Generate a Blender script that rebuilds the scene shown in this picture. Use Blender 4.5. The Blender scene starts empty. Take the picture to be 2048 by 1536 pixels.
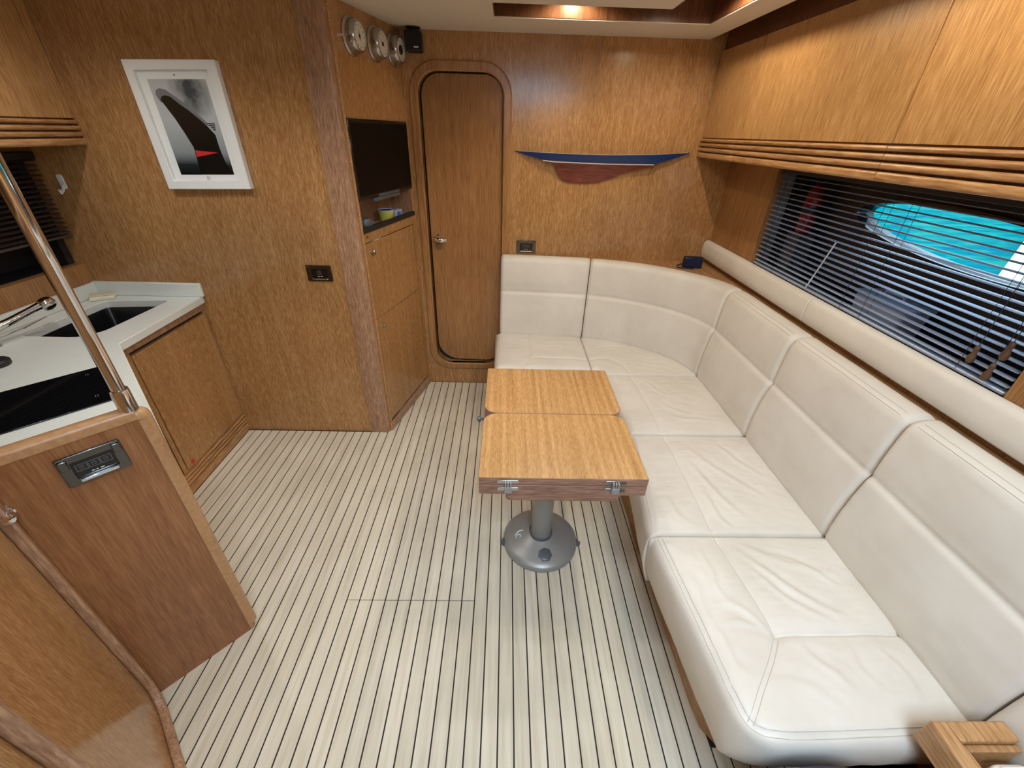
import bpy, bmesh, math, random
import numpy as np
from mathutils import Vector, Matrix
random.seed(7); np.random.seed(7)
S = bpy.context.scene
COL = S.collection
PI = math.pi

# ---------------------------------------------------------------- camera
def make_camera():
    pitch, roll, yaw = math.radians(31.177), math.radians(-1.758), math.radians(1.381)
    cy, sy, cp, sp = math.cos(yaw), math.sin(yaw), math.cos(pitch), math.sin(pitch)
    fwd = Vector((sy*cp, cy*cp, -sp)); right = Vector((cy, -sy, 0)); down = fwd.cross(right)
    r = math.cos(roll)*right + math.sin(roll)*down
    d = -math.sin(roll)*right + math.cos(roll)*down
    cam = bpy.data.cameras.new('camera'); o = bpy.data.objects.new('camera', cam); COL.objects.link(o)
    M = Matrix((r, -d, -fwd)).transposed().to_4x4(); M.translation = (0, 0, 1.6)
    o.matrix_world = M
    cam.sensor_width = 36; cam.lens = 36*833/2048; cam.clip_start = 0.02; cam.clip_end = 200
    S.camera = o
make_camera()

# ---------------------------------------------------------------- world, sun, lamps, exposure
S.view_settings.view_transform = 'Standard'; S.view_settings.look = 'None'
S.view_settings.gamma = 1; S.view_settings.use_curve_mapping = False
S.view_settings.exposure = 0.0
W = bpy.data.worlds.new('sky'); S.world = W; W.use_nodes = True
bg = W.node_tree.nodes['Background']
bg.inputs[0].default_value = (0.62, 0.80, 1.0, 1); bg.inputs[1].default_value = 3.2

def lamp(name, kind, loc, energy, color, target=None, **kw):
    l = bpy.data.lights.new(name, kind); l.energy = energy; l.color = color
    for k, v in kw.items(): setattr(l, k, v)
    o = bpy.data.objects.new(name, l); COL.objects.link(o); o.location = loc
    if target is not None:
        o.rotation_euler = (Vector(target) - Vector(loc)).to_track_quat('-Z', 'Y').to_euler()
    return o
lamp('sun', 'SUN', (4, 9, 9), 4.0, (1, .96, .9), target=(6, 3, 0), angle=.01)
# daylight falling in through the open companionway above and behind the viewer
lamp('companionway_daylight', 'AREA', (0.25, -0.50, 2.18), 39, (.62, .81, 1.0), target=(0.25, .75, .35),
     shape='RECTANGLE', size=.95, size_y=.7)
WARM = (1.0, .975, .93)
SPOTS = [(.27, 2.27, 6), (.74, 1.98, 11), (.74, 1.05, 15), (.74, .15, 2.5), (-.85, 1.35, 16), (-.55, .35, 13), (-1.45, 1.5, 14), (-.25, 1.15, 15), (.19, 1.6, 13)]  # last entry is an added fill lamp brightening the far sofa corner, without fitting
for x, y, e in SPOTS:
    inslot = x > .2
    lamp('downlight', 'SPOT', (x, y, 2.095 if inslot else 2.012), e, (1, .84, .60) if inslot else WARM, target=(x, y, 0), spot_size=math.radians(165 if inslot else 158), spot_blend=.35 if inslot else 1.0, shadow_soft_size=.018)

# ---------------------------------------------------------------- mesh helper
class MB:
    def __init__(s): s.v = []; s.f = []
    def add(s, vs, fs):
        n = len(s.v); s.v += [tuple(map(float, v)) for v in vs]; s.f += [tuple(i+n for i in f) for f in fs]; return s
    def box(s, x0, x1, y0, y1, z0, z1):
        if x0 > x1: x0, x1 = x1, x0
        if y0 > y1: y0, y1 = y1, y0
        if z0 > z1: z0, z1 = z1, z0
        vs = [(x0,y0,z0),(x1,y0,z0),(x1,y1,z0),(x0,y1,z0),(x0,y0,z1),(x1,y0,z1),(x1,y1,z1),(x0,y1,z1)]
        return s.add(vs, [(3,2,1,0),(4,5,6,7),(0,1,5,4),(1,2,6,5),(2,3,7,6),(3,0,4,7)])
    def ext(s, poly, o, U, V, N, t0, t1):
        """polygon in the plane (o,U,V) extruded along N from t0 to t1"""
        o, U, V, N = map(Vector, (o, U, V, N)); n = len(poly)
        a = [o+U*p[0]+V*p[1]+N*t0 for p in poly]; b = [o+U*p[0]+V*p[1]+N*t1 for p in poly]
        fs = [tuple(range(n-1, -1, -1)), tuple(range(n, 2*n))] + [(i, (i+1) % n, n+(i+1) % n, n+i) for i in range(n)]
        return s.add(a+b, fs)
    def prism(s, poly, z0, z1): return s.ext(poly, (0,0,0), (1,0,0), (0,1,0), (0,0,1), z0, z1)
    def ring(s, outer, inner, o, U, V, N, t0, t1):
        o, U, V, N = map(Vector, (o, U, V, N)); n = len(outer); vs = []
        for P, t in ((outer,t0),(inner,t0),(outer,t1),(inner,t1)):
            vs += [o+U*p[0]+V*p[1]+N*t for p in P]
        fs = []
        for i in range(n):
            j = (i+1) % n
            fs += [(n+i,n+j,j,i),(2*n+i,2*n+j,3*n+j,3*n+i),(i,j,2*n+j,2*n+i),(3*n+i,3*n+j,n+j,n+i)]
        return s.add(vs, fs)
    def plate(s, outer, holes, o, U, V, N, t0, t1):
        o, U, V, N = map(Vector, (o, U, V, N))
        bm = bmesh.new(); loops = [outer]+holes; es = []
        for L in loops:
            vs = [bm.verts.new((p[0], p[1], 0)) for p in L]
            es += [bm.edges.new((vs[i], vs[(i+1) % len(vs)])) for i in range(len(vs))]
        bm.verts.index_update()
        bmesh.ops.triangle_fill(bm, use_beauty=True, use_dissolve=False, edges=es)
        bm.verts.index_update()
        P = [v.co.copy() for v in bm.verts]; n = len(P)
        fs = [tuple(v.index for v in f.verts) for f in bm.faces]
        A = [o+U*p.x+V*p.y+N*t0 for p in P]; B = [o+U*p.x+V*p.y+N*t1 for p in P]
        allf = [tuple(reversed(f)) for f in fs] + [tuple(i+n for i in f) for f in fs]
        k = 0
        for L in loops:
            m = len(L); allf += [(k+i, k+(i+1) % m, n+k+(i+1) % m, n+k+i) for i in range(m)]; k += m
        bm.free(); return s.add(A+B, allf)
    def tube(s, pts, r, n=10, closed=False, caps=True):
        pts = [Vector(p) for p in pts]; m = len(pts); rs = r if isinstance(r, (list, tuple)) else [r]*m
        vs = []; up = Vector((0,0,1)); prev = None
        for i, p in enumerate(pts):
            if closed: t = pts[(i+1) % m]-pts[i-1]
            else: t = pts[min(i+1, m-1)]-pts[max(i-1, 0)]
            t.normalize()
            if prev is None:
                a = t.cross(up)
                if a.length < 1e-3: a = t.cross(Vector((1,0,0)))
            else: a = prev - t*prev.dot(t)
            a.normalize(); prev = a; b = t.cross(a)
            vs += [p+(a*math.cos(2*PI*k/n)+b*math.sin(2*PI*k/n))*rs[i] for k in range(n)]
        fs = []
        for i in range(m if closed else m-1):
            j = (i+1) % m
            fs += [(i*n+k, i*n+(k+1) % n, j*n+(k+1) % n, j*n+k) for k in range(n)]
        if not closed and caps: fs += [tuple(range(n-1,-1,-1)), tuple((m-1)*n+k for k in range(n))]
        return s.add(vs, fs)
    def lathe(s, prof, o, axis=(0,0,1), n=32):
        o = Vector(o); ax = Vector(axis).normalized(); a = ax.orthogonal().normalized(); b = ax.cross(a); m = len(prof)
        vs = []
        for r, h in prof: vs += [o+ax*h+(a*math.cos(2*PI*k/n)+b*math.sin(2*PI*k/n))*max(r, 1e-5) for k in range(n)]
        fs = [(i*n+k, i*n+(k+1) % n, (i+1)*n+(k+1) % n, (i+1)*n+k) for i in range(m-1) for k in range(n)]
        fs += [tuple(range(n-1,-1,-1)), tuple((m-1)*n+k for k in range(n))]
        return s.add(vs, fs)
    def grid(s, P):
        P = np.asarray(P); a, b = P.shape[:2]
        fs = [(i*b+j, (i+1)*b+j, (i+1)*b+j+1, i*b+j+1) for i in range(a-1) for j in range(b-1)]
        return s.add(P.reshape(-1, 3), fs)

def build(name, mb, m, parent=None, smooth=40, bevel=0, seg=2, fix=True, kind=None, label=None):
    me = bpy.data.meshes.new(name)
    vs = mb.v
    if parent is not None:
        inv = root_matrix(parent).inverted(); vs = [inv @ Vector(v) for v in vs]
    me.from_pydata([tuple(v) for v in vs], [], mb.f)
    if fix:
        bm = bmesh.new(); bm.from_mesh(me); bmesh.ops.recalc_face_normals(bm, faces=bm.faces); bm.to_mesh(me); bm.free()
    me.materials.append(m)
    if smooth:
        me.polygons.foreach_set('use_smooth', [True]*len(me.polygons)); me.set_sharp_from_angle(angle=math.radians(smooth))
    o = bpy.data.objects.new(name, me); COL.objects.link(o)
    if parent is not None: o.parent = parent
    if bevel:
        b = o.modifiers.new('bevel', 'BEVEL'); b.width = bevel; b.segments = seg; b.limit_method = 'ANGLE'; b.angle_limit = math.radians(40)
    if kind: o['kind'] = kind
    if label: o['label'] = label
    return o
ROOTM = {}
def root_matrix(o):
    if o.name in ROOTM: return ROOTM[o.name]
    return root_matrix(o.parent) if o.parent else Matrix.Identity(4)
def thing(name, label, cat, loc=(0,0,0), rz=0, group=None):
    o = bpy.data.objects.new(name, None); COL.objects.link(o); o.empty_display_size = .05
    o.location = loc; o.rotation_euler = (0, 0, rz)
    ROOTM[o.name] = Matrix.Translation(loc) @ Matrix.Rotation(rz, 4, 'Z')
    o['label'] = label; o['category'] = cat
    if group: o['group'] = group
    return o
def tag(o, label, cat, group=None):
    o['label'] = label; o['category'] = cat
    if group: o['group'] = group
    return o
def rrect(x0, x1, y0, y1, r, n=8):
    rs = r if isinstance(r, (list, tuple)) else [r]*4   # bl, br, tr, tl
    out = []
    for (cx, cy, a0, rr) in ((x0, y0, PI, rs[0]), (x1, y0, 1.5*PI, rs[1]), (x1, y1, 0, rs[2]), (x0, y1, .5*PI, rs[3])):
        sx = 1 if cx == x0 else -1; sy = 1 if cy == y0 else -1
        for k in range(n+1):
            a = a0+.5*PI*k/n; out.append((cx+sx*rr+rr*math.cos(a), cy+sy*rr+rr*math.sin(a)))
    return out
def circle(cx, cy, r, n=32, ry=None):
    return [(cx+r*math.cos(2*PI*k/n), cy+(ry or r)*math.sin(2*PI*k/n)) for k in range(n)]

# ---------------------------------------------------------------- materials
def srgb(r, g, b):
    f = lambda c: (c/255/12.92) if c/255 <= .04045 else ((c/255+.055)/1.055)**2.4
    return (f(r), f(g), f(b), 1)
def mat(name, col, rough=.5, metal=0, spec=.5, coat=0, **kw):
    m = bpy.data.materials.new(name); m.use_nodes = True; p = m.node_tree.nodes['Principled BSDF']
    p.inputs['Base Color'].default_value = col; p.inputs['Roughness'].default_value = rough
    p.inputs['Metallic'].default_value = metal; p.inputs['Specular IOR Level'].default_value = spec
    p.inputs['Coat Weight'].default_value = coat; p.inputs['Coat Roughness'].default_value = .15
    for k, v in kw.items(): p.inputs[k].default_value = v
    return m
def nd(m, t, **kw):
    n = m.node_tree.nodes.new(t)
    for k, v in kw.items():
        if k.startswith('i_'): n.inputs[k[2:].replace('_', ' ')].default_value = v
        else: setattr(n, k, v)
    return n
def lk(m, a, b): m.node_tree.links.new(a, b)
def ramp(m, stops):
    r = nd(m, 'ShaderNodeValToRGB'); e = r.color_ramp.elements
    e[0].position, e[0].color = stops[0]; e[1].position, e[1].color = stops[-1]
    for p, c in stops[1:-1]:
        x = e.new(p); x.color = c
    return r
def wood(name, dark, mid, light, scale=(200, 200, 24), rough=.3, bump=.05, big=1.6, fleck=.68, coat=0.0, streak=(34,34,1.2)):
    """veneer: short flecks along the grain over slow streaks of tone"""
    m = mat(name, mid, rough, coat=coat); p = m.node_tree.nodes['Principled BSDF']
    tc = nd(m, 'ShaderNodeTexCoord')
    def noise(sc, det, rgh):
        mp = nd(m, 'ShaderNodeMapping'); mp.inputs['Scale'].default_value = sc; lk(m, tc.outputs['Object'], mp.inputs['Vector'])
        n = nd(m, 'ShaderNodeTexNoise', i_Scale=1.0, i_Detail=det, i_Roughness=rgh); lk(m, mp.outputs[0], n.inputs['Vector']); return n
    n1 = noise(scale, 3, .6); n2 = noise(streak, 4, .6); n3 = noise((big, big, big), 3, .5)
    r2 = ramp(m, [(.3, dark), (.52, mid), (.74, light)]); lk(m, n2.outputs[0], r2.inputs[0])
    r1 = ramp(m, [(.36, dark), (.5, mid), (.66, light)]); lk(m, n1.outputs[0], r1.inputs[0])
    mx = nd(m, 'ShaderNodeMixRGB', i_Fac=fleck); lk(m, r2.outputs[0], mx.inputs[1]); lk(m, r1.outputs[0], mx.inputs[2])
    r3 = ramp(m, [(.3, (.84,.84,.84,1)), (.7, (1.1,1.1,1.1,1))]); lk(m, n3.outputs[0], r3.inputs[0])
    mu = nd(m, 'ShaderNodeMixRGB', blend_type='MULTIPLY', i_Fac=1); lk(m, mx.outputs[0], mu.inputs[1]); lk(m, r3.outputs[0], mu.inputs[2])
    lk(m, mu.outputs[0], p.inputs['Base Color'])
    b = nd(m, 'ShaderNodeBump', i_Strength=bump, i_Distance=.002); lk(m, n1.outputs[0], b.inputs['Height']); lk(m, b.outputs[0], p.inputs['Normal'])
    return m
V = (190, 190, 17); GY = (190, 17, 190); GX = (17, 190, 190)
SV = (26, 26, 1.2); SY = (26, 1.2, 26)
M = {}
M['veneer'] = wood('veneer', srgb(146,102,58), srgb(172,127,79), srgb(200,160,112), rough=.19, scale=(290,290,30))
M['veneer_door'] = wood('veneer_door', srgb(138,94,54), srgb(164,117,71), srgb(186,141,92), rough=.26, scale=(260,260,9))
M['veneer_gold'] = wood('veneer_gold', srgb(156,113,66), srgb(184,140,90), srgb(212,171,118), rough=.3, scale=(240,240,16))
M['solid'] = wood('solid_wood', srgb(130,96,72), srgb(164,125,96), srgb(196,158,126), rough=.36, bump=.06)
M['solid_gold'] = wood('solid_wood_gold', srgb(148,104,62), srgb(180,134,88), srgb(208,166,118), scale=(150,14,150), streak=SY, bump=.03, rough=.34)
M['panel'] = wood('partition_veneer', srgb(122,76,42), srgb(146,97,58), srgb(170,121,80), rough=.3, fleck=.5, scale=(260,260,14))
M['table'] = wood('table_veneer', srgb(154,110,62), srgb(196,150,96), srgb(220,180,128), scale=(360,44,360), streak=(60,1.0,60), rough=.32, bump=.05, fleck=.42)
M['table_edge'] = wood('table_edge_wood', srgb(118,84,66), srgb(152,114,94), srgb(180,142,122), scale=(17,190,190), streak=(2,40,40), rough=.4)
M['cap'] = wood('capping_wood', srgb(168,126,86), srgb(180,138,97), srgb(190,149,108), scale=(70,70,70), streak=(20,20,20), rough=.34, bump=.0)
M['slot'] = wood('slot_veneer', srgb(84,50,32), srgb(112,72,46), srgb(132,88,58), rough=.35)
M['ceiling'] = mat('headliner', srgb(226,219,204), .75)
M['caulk'] = mat('caulk', srgb(30,19,16), .7)
M['leather'] = None
M['black_gloss'] = mat('black_gloss', (.006,.006,.007,1), .12)
M['black'] = mat('black_matte', (.012,.012,.013,1), .5)
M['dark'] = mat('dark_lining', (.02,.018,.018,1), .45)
M['chrome'] = mat('chrome', (.72,.72,.74,1), .07, 1)
M['chrome_dark'] = mat('chrome_reflecting_dark', (.13,.125,.12,1), .10, 1)  # ordinary chrome, its colour darkened to stand in for reflected dark wood
M['steel'] = mat('brushed_steel', (.46,.46,.46,1), .2, 1)
M['grey_paint'] = mat('grey_metal_paint', srgb(150,150,146), .36, .25)
M['grey_dark'] = mat('dark_grey_plastic', srgb(84,88,94), .35)
M['white'] = mat('white_plastic', srgb(236,240,240), .3)
M['counter'] = None
M['glass_black'] = mat('ceramic_glass', (.004,.004,.005,1), .04, spec=.6)
M['sink'] = mat('sink_composite', (.006,.0065,.008,1), .25)
M['navy'] = mat('navy_gloss', srgb(22,48,104), .3)
M['mahogany'] = wood('mahogany', srgb(92,40,28), srgb(124,58,42), srgb(150,78,58), scale=(12,150,150), streak=(1,30,30), rough=.25)
M['stripe'] = mat('white_stripe', srgb(240,238,230), .4)
M['red'] = mat('red', srgb(206,46,48), .45)
M['ext_red'] = mat('extinguisher_red', srgb(156,20,30), .2)
M['cream_plastic'] = mat('cream_sponge', srgb(238,232,210), .7)
M['lime'] = mat('lime_plastic', srgb(204,206,96), .5)
M['packet'] = mat('packet_blue_white', srgb(176,190,226), .5)
M['dial'] = mat('dial_white', srgb(226,224,212), .4)
M['icon'] = mat('icon_grey', srgb(88,88,90), .5)
M['mark'] = mat('mark_white', srgb(214,214,214), .5)
M['brown_wood'] = mat('tassel_wood', srgb(92,64,44), .5)
M['cord'] = mat('cord_dark', srgb(40,42,46), .7)
M['slat'] = mat('slat_metal', srgb(186,200,222), .34, .3)
M['slat_dark'] = mat('slat_dark', srgb(84,72,64), .35, .2)
M['navy_cloth'] = mat('navy_cloth', srgb(50,62,88), .85)
M['lining'] = mat('pale_lining', srgb(226,234,246), .6)
M['grey_photo'] = None
M['thread'] = mat('thread', srgb(196,190,180), .8)
M['bag_clear'] = mat('pale_plastic', srgb(205,220,242), .3)
M['white_gel'] = mat('white_gelcoat', srgb(240,242,240), .4)

def leather():
    m = mat('cream_leather', srgb(226,216,200), .46, spec=.4); p = m.node_tree.nodes['Principled BSDF']
    tc = nd(m, 'ShaderNodeTexCoord')
    n = nd(m, 'ShaderNodeTexNoise', i_Scale=5.0, i_Detail=4.0, i_Roughness=.6); lk(m, tc.outputs['Object'], n.inputs['Vector'])
    r = ramp(m, [(.3, srgb(216,209,197)), (.7, srgb(227,221,211))]); lk(m, n.outputs[0], r.inputs[0]); lk(m, r.outputs[0], p.inputs['Base Color'])
    v = nd(m, 'ShaderNodeTexVoronoi', i_Scale=420.0); lk(m, tc.outputs['Object'], v.inputs['Vector'])
    b = nd(m, 'ShaderNodeBump', i_Strength=.06, i_Distance=.001); lk(m, v.outputs['Distance'], b.inputs['Height'])
    w = nd(m, 'ShaderNodeTexNoise', i_Scale=22.0, i_Detail=3.0); lk(m, tc.outputs['Object'], w.inputs['Vector'])
    b2 = nd(m, 'ShaderNodeBump', i_Strength=.12, i_Distance=.006); lk(m, w.outputs[0], b2.inputs['Height']); lk(m, b.outputs[0], b2.inputs['Normal'])
    lk(m, b2.outputs[0], p.inputs['Normal']); return m
M['leather'] = leather()
def plank_mat():
    m = mat('plank_wood', srgb(222,212,190), .42); p = m.node_tree.nodes['Principled BSDF']
    tc = nd(m, 'ShaderNodeTexCoord'); oi = nd(m, 'ShaderNodeObjectInfo')
    mp = nd(m, 'ShaderNodeMapping'); mp.inputs['Scale'].default_value = (60, 3, 60); lk(m, tc.outputs['Object'], mp.inputs['Vector'])
    n = nd(m, 'ShaderNodeTexNoise', i_Scale=1.0, i_Detail=5.0, i_Roughness=.6); lk(m, mp.outputs[0], n.inputs['Vector'])
    r = ramp(m, [(.28, srgb(198,189,168)), (.5, srgb(215,207,188)), (.75, srgb(225,218,202))]); lk(m, n.outputs[0], r.inputs[0])
    n2 = nd(m, 'ShaderNodeTexNoise', i_Scale=3.5, i_Detail=3.0); lk(m, tc.outputs['Object'], n2.inputs['Vector'])
    r2 = ramp(m, [(.35, (.93,.92,.9,1)), (.65, (1.03,1.03,1.03,1))]); lk(m, n2.outputs[0], r2.inputs[0])
    mu = nd(m, 'ShaderNodeMixRGB', blend_type='MULTIPLY', i_Fac=1); lk(m, r.outputs[0], mu.inputs[1]); lk(m, r2.outputs[0], mu.inputs[2])
    r3 = ramp(m, [(0, (.93,.93,.92,1)), (1, (1.03,1.03,1.03,1))]); lk(m, oi.outputs['Random'], r3.inputs[0])
    mu2 = nd(m, 'ShaderNodeMixRGB', blend_type='MULTIPLY', i_Fac=1); lk(m, mu.outputs[0], mu2.inputs[1]); lk(m, r3.outputs[0], mu2.inputs[2])
    lk(m, mu2.outputs[0], p.inputs['Base Color']); return m
M['plank'] = plank_mat()
def counter_mat():
    m = mat('solid_surface', srgb(228,232,226), .22); p = m.node_tree.nodes['Principled BSDF']
    tc = nd(m, 'ShaderNodeTexCoord'); n = nd(m, 'ShaderNodeTexNoise', i_Scale=700.0, i_Detail=1.0); lk(m, tc.outputs['Object'], n.inputs['Vector'])
    r = ramp(m, [(.35, srgb(214,220,214)), (.6, srgb(232,235,230))]); lk(m, n.outputs[0], r.inputs[0]); lk(m, r.outputs[0], p.inputs['Base Color']); return m
M['counter'] = counter_mat()
def water_mat():
    m = mat('harbour_water', (0,.14,.16,1), .5, spec=0); p = m.node_tree.nodes['Principled BSDF']
    tc = nd(m, 'ShaderNodeTexCoord'); mp = nd(m, 'ShaderNodeMapping'); mp.inputs['Scale'].default_value = (.9, 2.2, 1); lk(m, tc.outputs['Object'], mp.inputs['Vector'])
    n = nd(m, 'ShaderNodeTexNoise', i_Scale=2.0, i_Detail=5.0, i_Distortion=.8); lk(m, mp.outputs[0], n.inputs['Vector'])
    r = ramp(m, [(.32, (0,.10,.17,1)), (.5, (.0,.165,.17,1)), (.68, (.02,.23,.20,1))]); lk(m, n.outputs[0], r.inputs[0]); lk(m, r.outputs[0], p.inputs['Base Color'])
    b = nd(m, 'ShaderNodeBump', i_Strength=.3, i_Distance=.05); lk(m, n.outputs[0], b.inputs['Height']); lk(m, b.outputs[0], p.inputs['Normal']); return m
M['water'] = water_mat()
def pane_mat():
    m = bpy.data.materials.new('window_glass'); m.use_nodes = True; nt = m.node_tree; nt.nodes.clear()
    out = nd(m, 'ShaderNodeOutputMaterial'); mx = nd(m, 'ShaderNodeMixShader'); t = nd(m, 'ShaderNodeBsdfTransparent'); g = nd(m, 'ShaderNodeBsdfGlossy')
    t.inputs[0].default_value = (.92,.97,.98,1); g.inputs['Roughness'].default_value = .02
    mx.inputs[0].default_value = .05; lk(m, t.outputs[0], mx.inputs[1]); lk(m, g.outputs[0], mx.inputs[2]); lk(m, mx.outputs[0], out.inputs[0]); return m
M['pane'] = pane_mat()
def sky_photo():
    m = mat('grey_cloud_print', (.5,.5,.5,1), .25); p = m.node_tree.nodes['Principled BSDF']
    tc = nd(m, 'ShaderNodeTexCoord'); mp = nd(m, 'ShaderNodeMapping'); lk(m, tc.outputs['Generated'], mp.inputs['Vector'])
    sx = nd(m, 'ShaderNodeSeparateXYZ'); lk(m, mp.outputs[0], sx.inputs[0])
    grad = ramp(m, [(0, (.004,.005,.006,1)), (.12, (.02,.025,.028,1)), (.25, (.26,.3,.32,1)), (.6, (.48,.53,.55,1)), (1, (.5,.54,.56,1))]); lk(m, sx.outputs['Z'], grad.inputs[0])
    n = nd(m, 'ShaderNodeTexNoise', i_Scale=4.0, i_Detail=5.0, i_Roughness=.65); lk(m, mp.outputs[0], n.inputs['Vector'])
    gr = nd(m, 'ShaderNodeTexGradient', gradient_type='SPHERICAL'); m2 = nd(m, 'ShaderNodeMapping'); lk(m, tc.outputs['Generated'], m2.inputs['Vector'])
    m2.inputs['Location'].default_value = (-1.5, 0, -2.3); m2.inputs['Scale'].default_value = (2.3, 0, 2.6); lk(m, m2.outputs[0], gr.inputs['Vector'])
    mm = nd(m, 'ShaderNodeMath', operation='MULTIPLY'); lk(m, n.outputs[0], mm.inputs[0]); lk(m, gr.outputs['Fac'], mm.inputs[1])
    rr = ramp(m, [(.08, (1,1,1,1)), (.42, (.12,.14,.15,1))]); lk(m, mm.outputs[0], rr.inputs[0])
    mu = nd(m, 'ShaderNodeMixRGB', blend_type='MULTIPLY', i_Fac=1); lk(m, grad.outputs[0], mu.inputs[1]); lk(m, rr.outputs[0], mu.inputs[2])
    lk(m, mu.outputs[0], p.inputs['Base Color']); return m
M['grey_photo'] = sky_photo()

# ================================================================= SETTING
def struct(name, mb, m, **kw):
    o = build(name, mb, m, **kw); o['kind'] = 'structure'; return o
YB, YK = 2.66, 2.054            # door bulkhead, galley bulkhead
# ---- floor: dark caulk bed with every strip of wood laid on it
FL = struct('floor', MB().box(-2.15, 1.32, -.85, 2.66, -.05, -.0018), M['caulk'], smooth=0)
step, x0 = .0504, .052
def yfar(x):
    if x < -.70: return 2.046
    if x < -.54: return min(2.655, 2.062+(x+.690)/.2437)
    if x > .645: return .512
    return 2.655
for k in range(-32, 17):
    a, b = x0+step*k+.0024, x0+step*(k+1)-.0024
    a = max(a, -1.546)
    y0 = 1.2 if a < -1.5 else -.84
    far = [(b, yfar(b+.012)-.002), (a, yfar(a+.012)-.002)]
    if -.8 < a < -.6 and abs(far[0][1]-far[1][1]) > .25: far = [(b, yfar(b+.012)-.002), (-.690, 2.046), (a, 2.046)]
    segs = [[(a,y0),(b,y0)]+far]
    if -.61 < a < -.10: segs = [[(a,y0),(b,y0),(b,.9710),(a,.9710)], [(a,.9734),(b,.9734)]+far]
    for sgm in segs: build('plank', MB().prism(sgm, -.02, 0), M['plank'], FL, smooth=0)

# ---- bulkhead with the cabin door
inner = rrect(-.474, -.028, .165, 1.857, .105, 10)
outerp = rrect(-.522, .018, .118, 1.905, .15, 10)
UX, UZ, NY = (1,0,0), (0,0,1), (0,1,0)
wb = MB()
wb.plate([(-.56,-.02),(.449,-.02),(.449,2.2),(-.56,2.2)], [inner], (0,YB,0), UX, UZ, NY, 0, .045)
wb.box(.4505, 1.31, YB, YB+.045, -.02, 2.2)
struct('wall_back', wb, M['veneer'], smooth=0)
tr = MB(); tr.ring(outerp, inner, (0,YB,0), UX, UZ, NY, -.011, .03)
struct('trim_1', tr, M['veneer_door'], bevel=.008, seg=3, smooth=50)
# door leaf, hinged at the right, slightly ajar away from the viewer
dt = thing('door_1', 'narrow wooden cabin door with rounded corners, standing slightly ajar', 'door', (-.03, 2.672, 0), math.radians(-3.2))
dt['kind'] = 'structure'; del dt['category']
ROT = ROOTM[dt.name]
def loc_build(name, mb, m, root, **kw):
    """mesh given in the root's own axes"""
    Mx = ROOTM[root.name]; mb.v = [tuple(Mx @ Vector(v)) for v in mb.v]; return build(name, mb, m, root, **kw)
leaf = MB(); leaf.ext(rrect(-.437, .001, .180, 1.853, [.14,.1,.1,.1], 10), (0,0,0), UX, UZ, NY, 0, .028)
loc_build('door_leaf', leaf, M['veneer_door'], dt, bevel=.003)
h = MB(); h.lathe([(.025,0),(.025,.007),(.015,.009),(.014,.03)], (-.392,0,1.022), (0,-1,0), 20)
h.tube([(-.398,-.03,1.022),(-.398,-.046,1.023),(-.388,-.052,1.023),(-.35,-.054,1.021),(-.334,-.05,1.018)], [.016,.018,.018,.016,.010], 14)
loc_build('door_handle', h, M['chrome'], dt)
kc = MB(); kc.lathe([(.019,0),(.019,.005),(.016,.009),(.004,.009)], (-.392,0,.972), (0,-1,0), 20)
loc_build('key_plate', kc, mat('key_plate_bronze', srgb(150,126,112), .3, .7), dt)
# dim forward cabin seen through the gap of the door
fw = MB(); fw.box(-.75,.4,3.4,3.44,0,2.1).box(-.79,-.75,2.71,3.44,0,2.1).box(.4,.44,2.71,3.44,0,2.1).box(-.79,.44,2.71,3.44,2.05,2.1)
struct('wall_forward', fw, M['veneer_door'], smooth=0)
FF = struct('floor_forward', MB().box(-.75,.4,2.71,3.4,.07,.1), M['caulk'], smooth=0)
for k in range(-15, 8):
    a, b = x0+step*k+.0022, x0+step*(k+1)-.0022
    if b < .4 and a > -.75: build('plank', MB().box(a, b, 2.71, 3.4, .09, .112), M['plank'], FF, smooth=0)
# ---- galley bulkhead (with the framed tablet) and the rounded post at its end
struct('wall_left_front', MB().box(-2.12, -.80, YK, YK+.04, -.02, 2.2), M['veneer'], smooth=0)
D = Vector((.237, .972, 0)).normalized(); DN = Vector((D.y, -D.x, 0)); A0 = Vector((-.69, 2.062, 0))
post = [(-.80,2.046),(-.712,2.046)] + [(-.712+.02*math.sin(a), 2.066-.02*math.cos(a)) for a in np.linspace(.2,1.4,6)] + [(-.688,2.078),(-.72,2.10),(-.80,2.10)]
struct('trim_2', MB().prism(post, 0, 2.03), M['solid'])
# ---- headliner with its sunk wooden slot
cz = 2.02
cl = MB()
cl.box(-.75,1.0,2.35,2.70,cz,cz+.04).box(.87,1.0,-.85,2.35,cz,cz+.04).box(-2.12,-.07,-.85,2.35,cz,cz+.04)
cl.box(-.07,.625,.0,2.115,cz,cz+.04).box(-.07,.625,-.85,-.78,cz,cz+.04)
cl.box(-2.12,1.31,-.85,2.74,2.19,2.2) if False else None
struct('ceiling', cl, M['ceiling'], smooth=0)
sl = MB(); sl.box(-.075,.875,2.347,2.36,cz+.004,2.16).box(.867,.88,-.02,2.36,cz+.004,2.16).box(-.08,-.066,2.115,2.36,cz+.004,2.16)
sl.box(-.07,.628,2.105,2.117,cz+.004,2.16).box(.622,.634,0,2.117,cz+.004,2.16)
sl.box(-.08,.88,2.10,2.36,2.15,2.165).box(.62,.88,-.02,2.12,2.15,2.165).box(.62,.88,-.035,-.02,2.02,2.165)
struct('trim_3', sl, M['slot'], smooth=0)
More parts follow.
